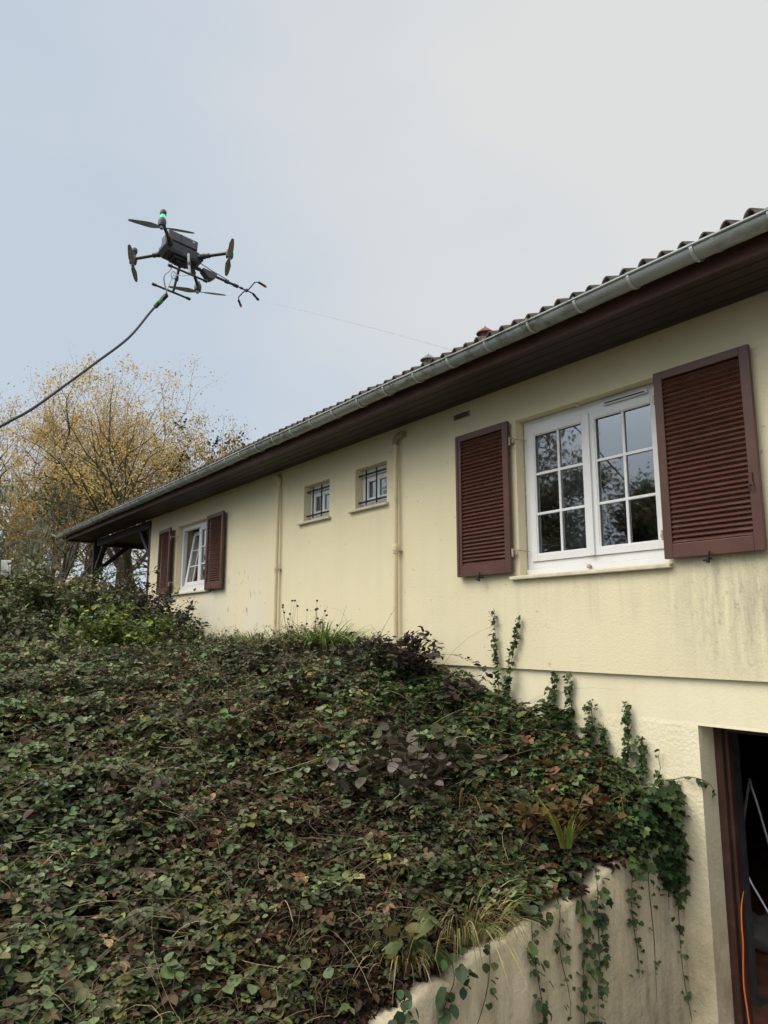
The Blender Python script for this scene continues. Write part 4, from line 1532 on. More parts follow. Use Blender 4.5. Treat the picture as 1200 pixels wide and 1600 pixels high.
# arching bramble sprays standing proud of the tangle, three leaflets to a stalk
rng = np.random.default_rng(29)
sp_st, LV, LF, LC, off_ = Stems(), [], [], [], 0
for (x, y) in scatter(900, rng):
    if x > -3.12 or y > -.3: continue
    W = zone_weights(np.array([x]), np.array([y]))[0]
    if W[3] > .35 or rng.uniform() > .75: continue
    z0 = float(bank(np.array(x), np.array(y))) + float(clump_height(np.array(x), np.array(y))) * .6
    yaw = rng.uniform(0, 2 * math.pi)
    L, lift = rng.uniform(.25, .75), rng.uniform(.10, .30)
    t = np.linspace(0, 1, 9)
    b_ = rng.normal(0, .5)
    p = np.stack([x + np.cos(yaw + b_ * t) * L * t, y + np.sin(yaw + b_ * t) * L * t, z0 + lift * (1.9 * t - 1.55 * t * t)], -1)
    if p[:, 0].max() > -2.95 or p[:, 1].max() > -.05: continue
    brown = rng.uniform() < W[2] * .9 + .1
    sp_st.add(p, rng.uniform(.0018, .003), .001, np.array((.12, .05, .04) if rng.uniform() < .6 else (.10, .10, .05)) * rng.uniform(.7, 1.3))
    k = rng.integers(5, 10)
    tt = rng.uniform(.2, 1, k)
    q = np.stack([np.interp(tt, t, p[:, j]) for j in range(3)], -1)
    q = np.repeat(q, 3, 0)
    ya = np.repeat(yaw + rng.choice([-1, 1], k) * rng.uniform(.5, 1.3, k), 3) + np.tile([0, 1.15, -1.15], k) + rng.normal(0, .15, 3 * k)
    s_ = np.repeat(.040 * np.exp(rng.normal(0, .25, k)), 3) * np.tile([1.15, .9, .9], k)
    q = q + np.stack([np.cos(ya), np.sin(ya), np.zeros(3 * k)], -1) * .012
    v, f_ = leaf_arrays(q, ya, rng.normal(-.15, .3, 3 * k), rng.normal(0, .3, 3 * k), s_, LEAF)
    LV.append(v); LF.append(f_ + off_); off_ += len(v)
    LC.append(rep(np.repeat(pick(G_BROWN[:4] + G_DULL if brown else G_BRAMBLE + G_DULL, k, None, .25, rng), 3, 0)))
tag(sp_st.build('bramble_canes', M['stem']), 'thin reddish bramble canes arching out of the leafy bank', 'brambles', kind='stuff')
tag(np_mesh('bramble_sprays', np.concatenate(LV), np.concatenate(LF), M['leaf'], None, np.concatenate(LC)), 'leafy bramble sprays standing proud of the tangled bank', 'brambles', kind='stuff')

# =================================================================== SINGLE PLANTS
def ground_at(x, y): return float(terrain(np.array(float(x)), np.array(float(y))))


def shrub(name, label, x, y, h, rad, nst, nleaf, pal, size=.05, shape=LEAF, up=.35, seed=1, group=None, cat='shrub', wts=None, mat='leaf', stem_col=(.05, .036, .026), lo=.15, droop=0.0, z=None, lean=(0, 0), r0=.007, twigs=2):
    rg = np.random.default_rng(seed)
    gz = ground_at(x, y) if z is None else z
    t_ = tag(empty(name, (x, y, gz)), label, cat, group)
    st = Stems()
    anchors = []
    for i in range(nst):
        a = rg.uniform(0, 2 * np.pi)
        rr = rad * math.sqrt(rg.uniform(.02, 1))
        hh = h * rg.uniform(.55, 1.0) * (1 - .35 * (rr / rad) ** 2)
        e = np.array([math.cos(a) * rr + lean[0] * hh, math.sin(a) * rr + lean[1] * hh, hh])
        b0 = np.array([math.cos(a) * rr * .35, math.sin(a) * rr * .35, -.03])
        t = np.linspace(0, 1, 9)[:, None]
        wob = np.cumsum(rg.normal(0, .018 * h, (9, 3)), 0) * t
        p = b0 + (e - b0) * t + wob
        p[:, 2] += (h * .10) * np.sin(t[:, 0] * np.pi) - droop * h * t[:, 0] ** 3
        st.add(p, r0 * rg.uniform(.7, 1.2), r0 * .25, np.array(stem_col) * rg.uniform(.7, 1.3))
        anchors.append(p[2:])
        for j in range(twigs):
            k = rg.integers(2, 8)
            d = rg.normal(0, 1, 3) * (1, 1, .5) + (0, 0, .35)
            d /= np.linalg.norm(d)
            q = p[k] + d * np.linspace(0, h * rg.uniform(.1, .28), 5)[:, None]
            st.add(q, r0 * .4, r0 * .18, np.array(stem_col) * rg.uniform(.7, 1.3))
            anchors.append(q)
    st.build('stem', M['stem'], t_)
    A = np.concatenate(anchors)
    A = A[A[:, 2] > lo * h]
    P = A[rg.integers(0, len(A), nleaf)] + rg.normal(0, size * .55, (nleaf, 3))
    yaw = rg.uniform(0, 2 * np.pi, nleaf)
    V, F = leaf_arrays(P, yaw, rg.normal(up - .2, .45, nleaf), rg.normal(0, .5, nleaf), size * np.exp(rg.normal(0, .25, nleaf)), shape)
    np_mesh('foliage', V, F, M[mat], t_, rep(pick(pal, nleaf, wts, .25, rg)))
    return t_


def grass(name, label, x, y, n, L, pal, seed, spread=.10, droop=.9, width=.005, group=None, z=None, cat='grass tuft', lean=(0, 0)):
    rg = np.random.default_rng(seed)
    gz = (ground_at(x, y) + .03) if z is None else z
    V, F, C_, o = [], [], [], 0
    col = pick(pal, n, None, .22, rg)
    for i in range(n):
        a = rg.uniform(0, 2 * np.pi)
        r_ = spread * math.sqrt(rg.uniform())
        l_ = L * rg.uniform(.5, 1.1)
        t = np.linspace(0, 1, 7)
        out = l_ * rg.uniform(.25, .75)
        dx, dy = math.cos(a) + lean[0], math.sin(a) + lean[1]
        p = np.stack([r_ * math.cos(a) + dx * out * t ** 1.4, r_ * math.sin(a) + dy * out * t ** 1.4, -.03 + l_ * (t - droop * rg.uniform(.4, 1.0) * t ** 2.4 * .75)], -1)
        sd = np.array([-math.sin(a + rg.normal(0, .5)), math.cos(a + rg.normal(0, .5)), 0])
        wv = width * rg.uniform(.6, 1.3) * np.array([.8, 1, 1, .9, .7, .45, .08])[:, None]
        V.append(np.stack([p - sd * wv, p + sd * wv], 1).reshape(-1, 3))
        k = np.arange(6) * 2
        F.append(np.stack([k, k + 1, k + 3, k + 2], -1) + o)
        C_.append(np.tile(np.array([*col[i], 1]), (14, 1)))
        o += 14
    ob = np_mesh(name, np.concatenate(V), np.concatenate(F), M['grass'], None, np.concatenate(C_), smooth=True)
    ob.location = (x, y, gz)
    return tag(ob, label, cat, group)


# tall leafy shrubs at the far end of the bank
HEDGE = [(.115, .145, .060), (.150, .185, .078), (.090, .115, .050), (.13, .13, .07), (.21, .24, .10), (.28, .28, .10)]
DARKH = [(.062, .060, .040), (.080, .070, .050), (.060, .076, .040), (.11, .095, .07)]
shrub('leafy_shrub', 'tall loose shrub at the left edge of the bank', -13.0, -2.7, 1.72, 1.2, 70, 9500, HEDGE, .065, seed=41, group='shrubs at the far end of the bank', r0=.012)
shrub('leafy_shrub', 'broad grey-green shrub in front of the porch post', -11.4, -1.95, 1.5, 1.05, 70, 9000, HEDGE + HEDGE + DARKH, .062, seed=42, group='shrubs at the far end of the bank', r0=.011)
shrub('leafy_shrub', 'purplish upright shrub between the porch and the house corner', -11.6, -.95, 1.5, .8, 44, 3400, DARKH + G_PURPLE, .06, seed=43, group='shrubs at the far end of the bank', r0=.010)
shrub('leafy_shrub', 'dense dark shrub low at the left edge below the taller one', -9.9, -3.2, .85, .95, 46, 4800, HEDGE + DARKH, .055, seed=44, group='shrubs at the far end of the bank', r0=.009)
shrub('leafy_shrub', 'thin dark-stemmed shrub under the porch roof', -13.4, -.7, 1.5, .7, 30, 2200, DARKH + G_PURPLE, .075, seed=48, group='shrubs at the far end of the bank', r0=.010)
shrub('holly_bush', 'yellow-green spiny bush in front of the taller shrubs', -9.0, -2.0, .82, .72, 46, 3800, [(.19, .24, .045), (.25, .29, .06), (.12, .17, .04), (.08, .12, .04)], .06, seed=45, cat='bush')
shrub('slender_shrub', 'slender dark-leaved stems rising in front of the far window wall', -10.35, -.75, 1.02, .45, 12, 520, [(.045, .045, .038), (.06, .055, .045), (.035, .05, .03)], .055, seed=46, lean=(.45, 0), lo=.3, r0=.006)
shrub('cotoneaster_bush', 'low green bush at the foot of the wall left of the downpipe', -9.3, -.42, .36, .42, 26, 1300, [(.05, .085, .035), (.07, .11, .05), (.09, .06, .035)], .04, seed=47, cat='bush')
shrub('purple_bush', 'purple-brown leafy bush at the wall under the right downpipe', -5.35, -.55, .55, .55, 40, 1900, [(.050, .036, .032), (.062, .048, .038), (.042, .045, .03), (.08, .055, .04)], .055, seed=49, cat='bush', lean=(.1, 0))
shrub('purple_bush', 'sparse dark shoots standing at the end of the wall ledge', -4.55, -.42, .42, .28, 9, 150, [(.050, .038, .036), (.066, .055, .048)], .065, seed=50, cat='bush', lean=(.25, 0), lo=.35)
shrub('grey_leaf_shrub', 'upright shrub with big grey-purple leaves in the middle of the bank', -3.95, -1.5, .60, .68, 26, 250, [(.125, .105, .085), (.15, .125, .10), (.10, .085, .065), (.09, .095, .05)], .078, OVAL, up=.1, seed=51, lo=.25, stem_col=(.02, .014, .012), twigs=1)
shrub('dock_plant', 'broad green leaves of a dock plant low in the brambles', -3.25, -2.72, .24, .22, 9, 26, [(.085, .12, .05), (.11, .13, .055), (.14, .10, .04)], .085, OVAL, up=.45, seed=52, cat='plant', stem_col=(.12, .09, .05), lo=.1, twigs=0)
shrub('dock_plant', 'dock plant with drooping yellow-green leaves beside the dry grass', -3.18, -2.18, .30, .22, 10, 34, [(.10, .12, .04), (.16, .15, .05), (.075, .10, .04)], .085, OVAL, up=.2, seed=53, cat='plant', stem_col=(.12, .09, .05), lo=.1, twigs=0)
shrub('rusty_plant', 'rust and yellow leaved plant above the retaining wall', -3.25, -.80, .34, .40, 26, 700, G_RUST + G_YELLOW[1:2] + G_BROWN, .055, seed=54, cat='plant', mat='dry_leaf', lo=.2)

for i, (x, y, h, rd, n, pal, lb) in enumerate(((-8.1, -2.9, .50, .6, 2600, HEDGE, 'low green bush in front of the shrubs at the left edge'), (-9.6, -1.15, .70, .6, 2600, HEDGE + G_BRAMBLE, 'rounded green bush between the yellow-green bush and the house corner'), (-7.9, -1.6, .34, .5, 1600, G_DULL + G_BRAMBLE, 'small dull bush in front of the yellow-green bush'))):
    shrub('leafy_shrub', lb, x, y, h, rd, 34, n, pal, .05, seed=501 + i, group='shrubs at the far end of the bank', r0=.008)
HEATH = [(.10, .075, .045), (.085, .09, .045), (.13, .10, .055), (.07, .075, .04)]
for i, (x, h, pal, lb) in enumerate(((-11.2, .42, HEATH, 'brownish heathery plant at the wall below the far window'), (-10.0, .34, HEATH + G_BRAMBLE, 'mixed brown and green plant at the wall right of the far window'), (-9.0, .30, G_BRAMBLE, 'small fresh green plant just left of the left downpipe'), (-7.75, .30, HEATH + G_PURPLE, 'dark heathery plant just right of the left downpipe'), (-7.3, .36, HEATH + G_DULL, 'spiky brown plant left of the big green grass tuft'), (-6.15, .26, HEATH + G_DULL, 'low brown plant between the grass tuft and the right downpipe'))):
    shrub('wall_plant', lb, x, -.36, h * 1.4, .42, 38, 1300, pal, .028, NARROW, up=.6, seed=520 + i, group='low plants along the wall foot', cat='plant', r0=.004, lo=.05, z=ground_at(x, -.36) + .03)

GREEN_G = [(.17, .28, .05), (.22, .34, .07), (.12, .21, .04)]
STRAW = [(.34, .27, .12), (.27, .21, .10), (.40, .33, .17), (.20, .17, .08)]
grass('grass_tuft', 'big bright green grass tuft at the wall left of the right downpipe', -6.75, -.42, 520, .60, GREEN_G, 61, .26, 1.15, .007, 'grass tufts on the bank', lean=(.5, -.2), z=2.42)
grass('grass_tuft', 'small green grass tuft at the foot of the left downpipe', -8.35, -.42, 260, .44, GREEN_G + STRAW[:1], 62, .2, .7, .007, 'grass tufts on the bank', z=2.40)
grass('grass_tuft', 'straw-yellow dead grass tuft below the wall between the downpipes', -7.0, -.80, 220, .34, STRAW, 63, .12, 1.2, .006, 'grass tufts on the bank', z=2.36)
grass('grass_tuft', 'long dry straw grass spilling over the retaining wall top', -3.10, -1.75, 230, .46, STRAW + GREEN_G[2:], 64, .22, 1.5, .0032, 'grass tufts on the bank', lean=(.7, -.2))
grass('grass_tuft', 'wispy dry grass beside the big grey-leaved shrub', -3.75, -1.15, 60, .5, STRAW, 65, .14, 1.2, .003, 'grass tufts on the bank', lean=(.5, .1))
grass('grass_tuft', 'tangle of dry grass at the bottom edge of the retaining wall', -3.16, -2.15, 110, .34, STRAW + [(.12, .085, .05)], 67, .18, 1.6, .003, 'grass tufts on the bank', lean=(.4, -.4))
grass('iris_clump', 'short clump of upright yellow-green blades above the retaining wall', -3.10, -.92, 22, .33, [(.20, .26, .06), (.22, .26, .06), (.30, .25, .07)], 66, .05, .35, .011, cat='plant', z=ground_at(-3.12, -.92) + .16)

# dry flower stems against the wall
sd = tag(empty('dry_flower_stems', (-7.15, -.42, ground_at(-7.15, -.42) + .06)), 'thin dry flower stalks with round seed heads against the wall', 'plant')
st = Stems()
rg = np.random.default_rng(70)
for i in range(34):
    h_ = rg.uniform(.25, .66)
    bx, by = rg.uniform(-.65, .5), rg.uniform(-.15, .15)
    e = np.array([bx + rg.normal(0, .14), by + rg.normal(0, .08), h_])
    t = np.linspace(0, 1, 7)[:, None]
    p = np.array([bx, by, 0]) * (1 - t) + e * t + np.array([rg.normal(0, .04), 0, 0]) * np.sin(t * np.pi)
    st.add(p, .0026, .0014, (.10, .075, .05))
    if rg.uniform() < .8:
        MB().lathe([(.003, -.012), (.013, -.006), (.014, .004), (.005, .012)], Matrix.Translation(e.tolist()), 7).build('seed_head', M['twig'], sd, smooth=True)
st.build('stalk', M['stem'], sd)


# ivy shoots climbing the house wall and vines trailing down the concrete
def ivy_strand(name, label, pts, nl, size, seed, group, side=(0, -1, 0), pal=G_IVY, r0=.0032, width=.02, shape=None):
    shape = shape or IVY
    rg = np.random.default_rng(seed)
    path = smooth_path(pts, 5)
    P0 = Vector(pts[0])
    t_ = tag(empty(name, P0), label, 'ivy', group)
    pa = np.array([tuple(q - P0) for q in path])
    st = Stems()
    st.add(pa, r0, r0 * .45, (.045, .03, .022), 4)
    st.build('stem', M['stem'], t_)
    n = nl
    u = rg.uniform(0.02, 1, n) * (len(pa) - 1)
    k = np.minimum(u.astype(int), len(pa) - 2)
    fr_ = (u - k)[:, None]
    base_ = pa[k] * (1 - fr_) + pa[k + 1] * fr_
    nv = np.array(side, float)
    tv = np.cross(nv, (0, 0, 1))
    P = base_ + nv * rg.uniform(.004, .022, (n, 1)) + tv * rg.normal(0, width, (n, 1)) + rg.normal(0, .006, (n, 3)) * np.abs(1 - np.abs(nv))
    # leaves hang with their faces to the light: midrib outwards and down
    ya = math.atan2(nv[1], nv[0]) + rg.normal(0, .9, n)
    V, F = leaf_arrays(P, ya, rg.normal(-.75, .45, n), rg.normal(0, .4, n), size * np.exp(rg.normal(0, .28, n)) * (1 - .45 * u / len(pa)), shape)
    np_mesh('foliage', V, F, M['leaf'], t_, rep(pick(pal, n, None, .25, rg), len(shape[0])))
    return t_


def wallz(x): return float(np.interp(x, [-5.4, -5.1, -4.3, -3.78, -3.3, -3.05, -2.85], [2.35, 2.2, 2.08, 1.9, 1.80, 1.70, 1.50]))


shoots = [(-4.52, 2.86, 'forked ivy shoot reaching above the wall ledge', -.02), (-4.46, 2.78, None, -.02), (-3.97, 2.34, 'thick ivy shoot stopping at the ledge, left one of two', .01),
          (-3.78, 2.34, 'long ivy shoot touching the ledge, right one of two', .01), (-3.60, 2.16, 'short bushy ivy shoot right of the long shoot', .01), (-3.47, 1.99, 'smallest ivy shoot on the lower wall', .01),
          (-3.285, 2.16, 'tall thin ivy shoot standing alone on the lower wall', .01), (-3.17, 1.93, 'ivy shoot low on the wall beside the tall thin one', .01), (-3.03, 1.85, 'nearly bare ivy shoot closest to the doorway', .01)]
i0 = 0
for i, (x, zt, lb, yy) in enumerate(shoots):
    zb = wallz(x) - .06
    rg = np.random.default_rng(80 + i)
    dx = -.03 if i == 0 else (.20 if i == 1 else rg.uniform(-.02, .05))
    n = 5
    pts = [(x + dx * t + rg.normal(0, .008), yy - .006, zb + (zt - zb) * t) for t in np.linspace(0, 1, n)]
    if i in (2, 3): pts = [(q[0], -.004 + .01, q[2]) for q in pts]
    ivy_strand('ivy_shoot', lb or 'slanting ivy shoot leaning right above the wall ledge', pts, int(28 + 150 * (zt - zb)) if i != 8 else 12, .042 if i not in (2, 3) else .048, 90 + i, 'ivy shoots climbing the house wall', width=.016 if i not in (2, 4) else .03)

# creeping runner towards the doorway
ivy_strand('ivy_runner', 'ivy runner creeping across the plaster to the door frame', [(-2.96, .012, 1.66), (-2.84, .012, 1.70), (-2.75, .016, 1.70), (-2.70, .06, 1.66), (-2.725, .15, 1.585)], 12, .05, 120, None, width=.012)

vines = [  # y, drop, label
    (-.16, 1.22, 'longest vine hanging in the corner by the house wall', .07), (-.55, .74, 'vine with dark leaves hanging below the ivy clump', .03), (-.86, .82, 'leafy vine hanging in the middle of the retaining wall', .05),
    (-1.02, .95, 'long leafy vine left of the middle of the retaining wall', .03), (-1.22, .62, 'short vine hanging from the dry grass', .05), (-1.42, .9, 'trailing vine with large leaves near the bottom of the wall', .06),
    (-1.75, .66, 'bare stemmed vine slanting down the concrete', .12), (-2.02, .55, 'low bramble vine at the bottom edge of the concrete', .12), (-.36, .95, 'thin vine beside the ivy clump', .06), (-2.3, .42, 'bramble shoot over the lowest part of the wall top', .1)]
for i, (y, drop, lb, dyy) in enumerate(vines):
    rg = np.random.default_rng(140 + i)
    zt = float(rim(np.array(y))) + .05
    m = 8
    sl = rg.uniform(-1, 1) * .06 - (dyy if i in (6, 7, 9) else 0) * 2.2 + (.16 if i == 0 else 0)
    pts = [(-3.12, y, zt + .02), (-2.96, y, zt + .05)]
    for t in np.linspace(.1, 1, m):
        pts.append((-2.915 + .012 * math.sin(t * 5 + i), y + sl * t + .02 * math.sin(t * 7 + i * 2), zt - drop * t))
    pal = G_IVY + [(.05, .085, .04), (.065, .10, .05)]
    ivy_strand('hanging_vine', lb, pts, [46, 40, 60, 72, 34, 72, 32, 50, 12, 40][i], [.046, .048, .050, .050, .044, .056, .048, .056, .042, .056][i], 160 + i, 'vines hanging over the retaining wall', side=(1, 0, 0), pal=pal, width=.035, r0=.0030, shape=(OVAL if i in (3, 5, 6, 7, 9) else IVY))

# the thick ivy clump spilling over at the house end
ic = tag(empty('ivy_clump', (-2.95, -.14, 1.4)), 'thick dark ivy clump spilling over the wall end beside the doorway', 'ivy')
rg = np.random.default_rng(200)
n = 1500
t = rg.uniform(0, 1, n) ** .9
P = np.stack([rg.normal(.01, .045, n) * (1 - .3 * t), rg.normal(-.02 + .05 * t, .12 * (1 - .62 * t), n), .24 - .62 * t + rg.normal(0, .03, n)], -1)
drape = np.arange(n) >= 1000          # the mass lying along the wall top towards the drive
P[drape, 1] = -rg.uniform(0, 1, drape.sum()) ** 1.5 * .46
P[drape, 0] = rg.normal(-.03, .06, drape.sum())
P[drape, 2] = (rim(P[drape, 1] - .14) - 1.4) + .10 + rg.normal(0, .05, drape.sum()) - np.clip(P[drape, 0], 0, 1) * 1.6
P[:, 1] = np.minimum(P[:, 1], .14)
V, F = leaf_arrays(P, rg.normal(0, 1.0, n), rg.normal(-.6, .5, n), rg.normal(0, .45, n), .055 * np.exp(rg.normal(0, .25, n)), IVY)
np_mesh('foliage', V, F, M['leaf'], ic, rep(pick(G_IVY, n, None, .25, rg), len(IVY[0])))
st = Stems()
for i in range(14):
    a = rg.normal(0, .08)
    q = np.stack([np.linspace(-.1, .02, 8), np.linspace(a * .4, a, 8), .2 - np.linspace(0, .75 if i < 5 else .55, 8) ** 1.2], -1) + rg.normal(0, .008, (8, 3))
    q[:, 0] = np.maximum(q[:, 0], -.1)
    st.add(q, .003, .0015, (.05, .034, .025))
st.build('stem', M['stem'], ic)


# =================================================================== TREES
def tree(name, label, x, y, h, seed, leaves, pal, leaf_size=.09, spread=.5, trunk_r=.22, fork=.25, limbs=5, lean=(0, 0), group='trees beyond the house', bark='bark', gz=None, clump=.35, wts=None, levels=4, up=.25, cat='tree', droop=0.0, leaf_lo=0.0, shape=LEAF, kids=(5, 4, 4, 3)):
    rg = np.random.default_rng(seed)
    gz = ground_at(x, y) - .05 if gz is None else gz
    t_ = tag(empty(name, (x, y, gz)), label, cat, group)
    V, F, nv = [], [], [0]
    tips = []

    def limb(p, d, L, r, lev):
        m = 7 if lev < 2 else (5 if lev < 3 else 4)
        sides = (8, 6, 4, 3, 3)[min(lev, 4)]
        pts = [p]
        dd = d.copy()
        for i in range(m - 1):
            dd = dd + rg.normal(0, .17 if lev else .06, 3) + np.array([0, 0, (up if lev else .1) * .25 - droop * .25 * (lev >= 2)])
            dd /= np.linalg.norm(dd)
            pts.append(pts[-1] + dd * L / (m - 1))
        pts = np.array(pts)
        rad = np.linspace(r, r * (.55 if lev == 0 else .35), m)
        tt = np.gradient(pts, axis=0)
        tt /= np.linalg.norm(tt, axis=1)[:, None]
        a = np.cross(tt, (.31, .9, .3)); a /= np.linalg.norm(a, axis=1)[:, None]
        b_ = np.cross(tt, a)
        ring = np.stack([pts + (a * math.cos(2 * math.pi * k / sides) + b_ * math.sin(2 * math.pi * k / sides)) * rad[:, None] for k in range(sides)], 1).reshape(-1, 3)
        i = np.arange(m - 1)[:, None] * sides
        k = np.arange(sides)[None]; k2 = (k + 1) % sides
        V.append(ring); F.append(np.stack([i + k, i + k2, i + k2 + sides, i + k + sides], -1).reshape(-1, 4) + nv[0])
        nv[0] += len(ring)
        if lev >= 2: tips.append(pts[1:])
        if lev >= levels: return
        nk = limbs if lev == 0 else kids[min(lev, 3)]
        a0 = rg.uniform(0, 2 * math.pi)
        for c in range(nk):
            f_ = rg.uniform(fork, 1.0) if lev == 0 else rg.uniform(.25, 1.0)
            if c == 0: f_ = 1.0
            u = f_ * (m - 1); k_ = min(int(u), m - 2)
            q = pts[k_] + (pts[k_ + 1] - pts[k_]) * (u - k_)
            td = tt[k_]
            ang = (R(rg.uniform(24, 58)) if c else R(rg.uniform(5, 22))) * (1 if lev else (.55 + spread))
            az = a0 + c * 2.4 + rg.normal(0, .3)
            o1 = np.cross(td, (.2, .3, .93)); o1 /= np.linalg.norm(o1) + 1e-9
            o2 = np.cross(td, o1)
            nd = td * math.cos(ang) + (o1 * math.cos(az) + o2 * math.sin(az)) * math.sin(ang)
            ll = L * rg.uniform(.55, .82) * (1.0 if lev else rg.uniform(.85, 1.25))
            limb(q, nd, ll, max(rad[k_] * (.62 if c else .8), .004), lev + 1)

    d0 = np.array([lean[0], lean[1], 1.0]); d0 /= np.linalg.norm(d0)
    limb(np.zeros(3), d0, h * .40, trunk_r, 0)
    TV = np.concatenate(V)
    sc = h / np.percentile(np.concatenate(tips)[:, 2], 99.5)
    TV = TV * sc
    TV[:, 2] = np.where(TV[:, 2] > h, h + (TV[:, 2] - h) * .25, TV[:, 2])
    np_mesh('trunk', TV, np.concatenate(F), M[bark], t_, smooth=True)
    if leaves:
        T = np.concatenate(tips) * sc
        T = T[T[:, 2] < h * 1.2]
        T[:, 2] = np.where(T[:, 2] > h, h + (T[:, 2] - h) * .25, T[:, 2])
        T = T[T[:, 2] > leaf_lo * h]
        # leaves hang in clumps: some twigs full, others already bare
        dens = fbm(T[:, 0] * .55 + 9, T[:, 2] * .55 + T[:, 1] * .3, seed, 2)
        wgt = np.clip((dens - .30) * 2.6, .16, 1) ** 1.4 * (.35 + T[:, 2] / h)
        P = T[rg.choice(len(T), leaves, p=wgt / wgt.sum())] + rg.normal(0, clump * .45, (leaves, 3))
        pit = rg.normal(-.4 - droop, .55, leaves)
        LV, LF = leaf_arrays(P, rg.uniform(0, 2 * np.pi, leaves), pit, rg.normal(0, .7, leaves), leaf_size * np.exp(rg.normal(0, .25, leaves)), shape)
        # colour runs through the crown in patches, as autumn takes one bough before the next
        cn = np.clip((fbm(P[:, 0] * .45, P[:, 2] * .45 + P[:, 1] * .2, seed + 5, 2) - .3) * 2.2, 0, .999)
        pa_ = np.array(pal)
        kk = np.clip((cn * len(pa_) + rg.normal(0, .8, leaves)).astype(int), 0, len(pa_) - 1)
        col = np.clip(pa_[kk] * np.exp(rg.normal(0, .22, (leaves, 1))), .004, .9)
        np_mesh('crown', LV, LF, M['dry_leaf'], t_, rep(col))
    return t_


AUT = [(.55, .44, .27), (.62, .49, .24), (.68, .51, .18), (.72, .49, .13), (.64, .39, .15)]
YEL = [(.42, .32, .12), (.56, .42, .13), (.62, .44, .11), (.56, .34, .10), (.38, .32, .14)]
OLV = [(.18, .19, .11), (.24, .24, .13), (.28, .26, .12), (.30, .22, .09)]


def spot(az_deg, dist):
    """a place on the ground, by bearing and distance from the drive"""
    a = R(az_deg)
    return -math.sin(a) * dist, -4.6 + math.cos(a) * dist


def px_az(px): return 53.52 - math.degrees(math.atan((px - 600) / 1124.3))


x, y = spot(px_az(195), 30)
tree('autumn_oak', 'tall spreading tree with thinning orange leaves behind the porch roof', x, y, 10.9, 5, 30000, AUT, .066, .30, .34, .5, 6, (.02, 0), clump=.32, up=.42, levels=5, kids=(6, 4, 4, 3))
x, y = spot(px_az(128), 31)
tree('autumn_oak', 'slimmer pale-leaved tree beside the tall spreading one', x, y, 9.6, 12, 17000, AUT[:4], .066, .3, .22, .5, 5, (-.03, 0), clump=.32, levels=5, kids=(6, 4, 4, 3))
x, y = spot(px_az(-5), 27)
tree('autumn_oak', 'nearly bare tree at the left edge with a few orange leaves', x, y, 9.6, 23, 20000, AUT, .066, .6, .26, .45, 6, (.03, 0), clump=.32, levels=5, kids=(6, 4, 4, 3))
x, y = spot(px_az(72), 24)
tree('yellow_maple', 'smaller bright yellow tree in front of the tall bare crowns', x, y, 6.7, 31, 11000, YEL, .066, .42, .13, .35, 7, clump=.45, levels=3)
x, y = spot(px_az(300), 34)
tree('yellow_maple', 'orange tree showing just above the roof edge', x, y, 10.3, 37, 20000, YEL + AUT[3:], .085, .45, .22, .4, 6, clump=.4, levels=4)
x, y = spot(px_az(326), 35)
tree('dark_evergreen', 'dark evergreen tree behind the orange one', x, y, 9.6, 44, 6500, [(.035, .055, .035), (.05, .07, .04), (.028, .042, .028)], .16, .3, .2, .3, 8, clump=.45, levels=3)
x, y = spot(px_az(352), 40)
tree('pale_birch', 'pale thin-twigged birch at the right end of the trees', x, y, 11.6, 52, 14000, [(.34, .27, .17), (.30, .22, .13), (.25, .22, .17)], .10, .45, .2, .4, 7, clump=.5, levels=4, droop=.25)
x, y = spot(px_az(221), 21)
tree('mossy_tree', 'straight mossy trunk seen through the open porch', x, y, 7.2, 61, 1600, AUT, .06, .3, .19, .75, 5, bark='mossy_bark', clump=.5, levels=3)
x, y = spot(px_az(8), 16)
tree('willow', 'grey-green drooping tree at the left edge above the shrubs', x, y, 3.5, 71, 2600, [(.20, .22, .15), (.26, .27, .19), (.15, .17, .12)], .12, .6, .08, .3, 6, clump=.3, levels=3, droop=.5, shape=NARROW)
x, y = spot(px_az(95), 20)
tree('dark_conifer', 'dark green tree low behind the yellow leaves', x, y, 4.9, 77, 1500, [(.06, .075, .05), (.085, .10, .06), (.13, .13, .07)], .08, .35, .10, .3, 8, clump=.4, levels=3)
for i, (px, dd, h, pal, lb) in enumerate(((45, 17, 1.9, YEL + OLV, 'yellowing bush behind the shrubs at the left edge'), (110, 18.5, 1.8, OLV + YEL[:2], 'olive and yellow bush behind the shrubs left of the porch'), (205, 24, 2.0, OLV + YEL[:2], 'olive bush seen through the porch'))):
    x, y = spot(px_az(px), dd)
    shrub('garden_bush', lb, x, y, h, 1.7, 46, 4200, pal, .12, seed=301 + i, group='bushes behind the shrubs', cat='bush', mat='dry_leaf', r0=.018)
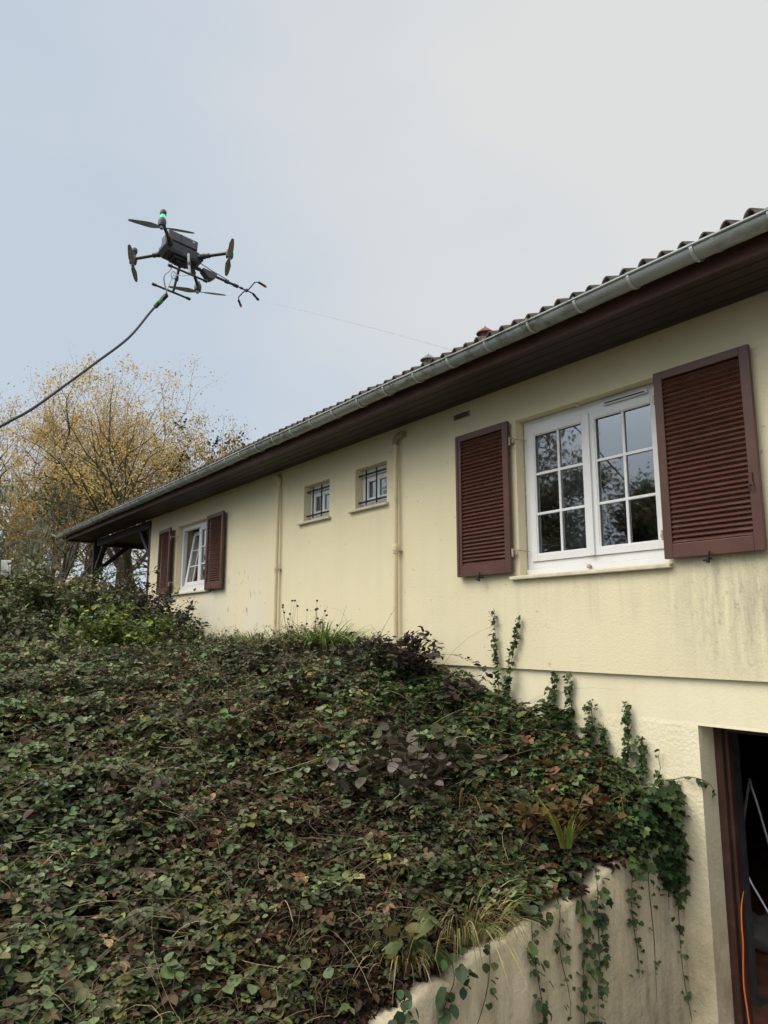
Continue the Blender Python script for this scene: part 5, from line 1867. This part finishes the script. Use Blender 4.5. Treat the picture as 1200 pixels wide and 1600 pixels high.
# wooded skyline far beyond the garden
rg = np.random.default_rng(401)
n = 26000
az = np.radians(rg.uniform(30, 100, n))
dist = rg.uniform(60, 90, n)
hh = 1 + 6.5 * fbm(az * 26, dist * .05, 402, 3) ** 1.3
P = np.stack([-np.sin(az) * dist, -4.6 + np.cos(az) * dist, 2.0 + hh * rg.uniform(0, 1, n) ** .7], -1)
V, F = leaf_arrays(P, rg.uniform(0, 6.28, n), rg.normal(0, .6, n), rg.normal(0, .6, n), .55 * np.exp(rg.normal(0, .3, n)))
tag(np_mesh('distant_wood', V, F, M['dry_leaf'], None, rep(pick([(.16, .14, .09), (.20, .16, .09), (.11, .12, .075), (.24, .18, .08)], n, None, .2, rg))), 'hazy brown wood on the skyline beyond the garden', 'wood', kind='stuff')

# trees across the drive, behind the photographer: the window panes mirror them
for i, (x, y, h, sd_, nl, lb) in enumerate(((-21.5, -18.5, 10.5, 81, 30000, 'tall tree across the garden mirrored in the left window leaf'), (-15.8, -20.5, 6.6, 83, 18000, 'lower tree across the garden mirrored in the right window leaf'), (-11.5, -19.0, 4.6, 85, 9000, 'small tree across the garden mirrored low in the right window leaf'))):
    tree('garden_tree', lb, x, y, h, sd_, nl, [(.10, .11, .065), (.15, .14, .08), (.20, .16, .08), (.09, .11, .07)], .13, .55, .22, .3, 7, group='trees across the garden', clump=.7, levels=3)

# white notice on a post behind the shrubs
nx_, ny_ = spot(px_az(8.5), 13.2)
ns = tag(empty('notice_board', (nx_, ny_, ground_at(nx_, ny_))), 'small white notice card on a post above the shrubs', 'sign')
MB().tube([(0, .03, -.05), (0, .03, 1.62)], .02, 8).build('post', M['timber'], ns, smooth=True)
M['card'] = simple('white_card', (0.72, 0.72, 0.70), 0.6, 0.05, 9)
cb = MB().box(-.075, .075, -.004, .012, 1.40, 1.64).build('card', M['card'], ns)
tl = MB()
rg = np.random.default_rng(7)
for k in range(9):
    zz = 1.61 - k * .022
    tl.box(-.06, -.06 + rg.uniform(.06, .115), -.0062, -.0045, zz - .004, zz)
tl.build('print', simple('grey_print', (.42, .42, .42), .7), cb)
ns.rotation_euler = (0, 0, R(62))
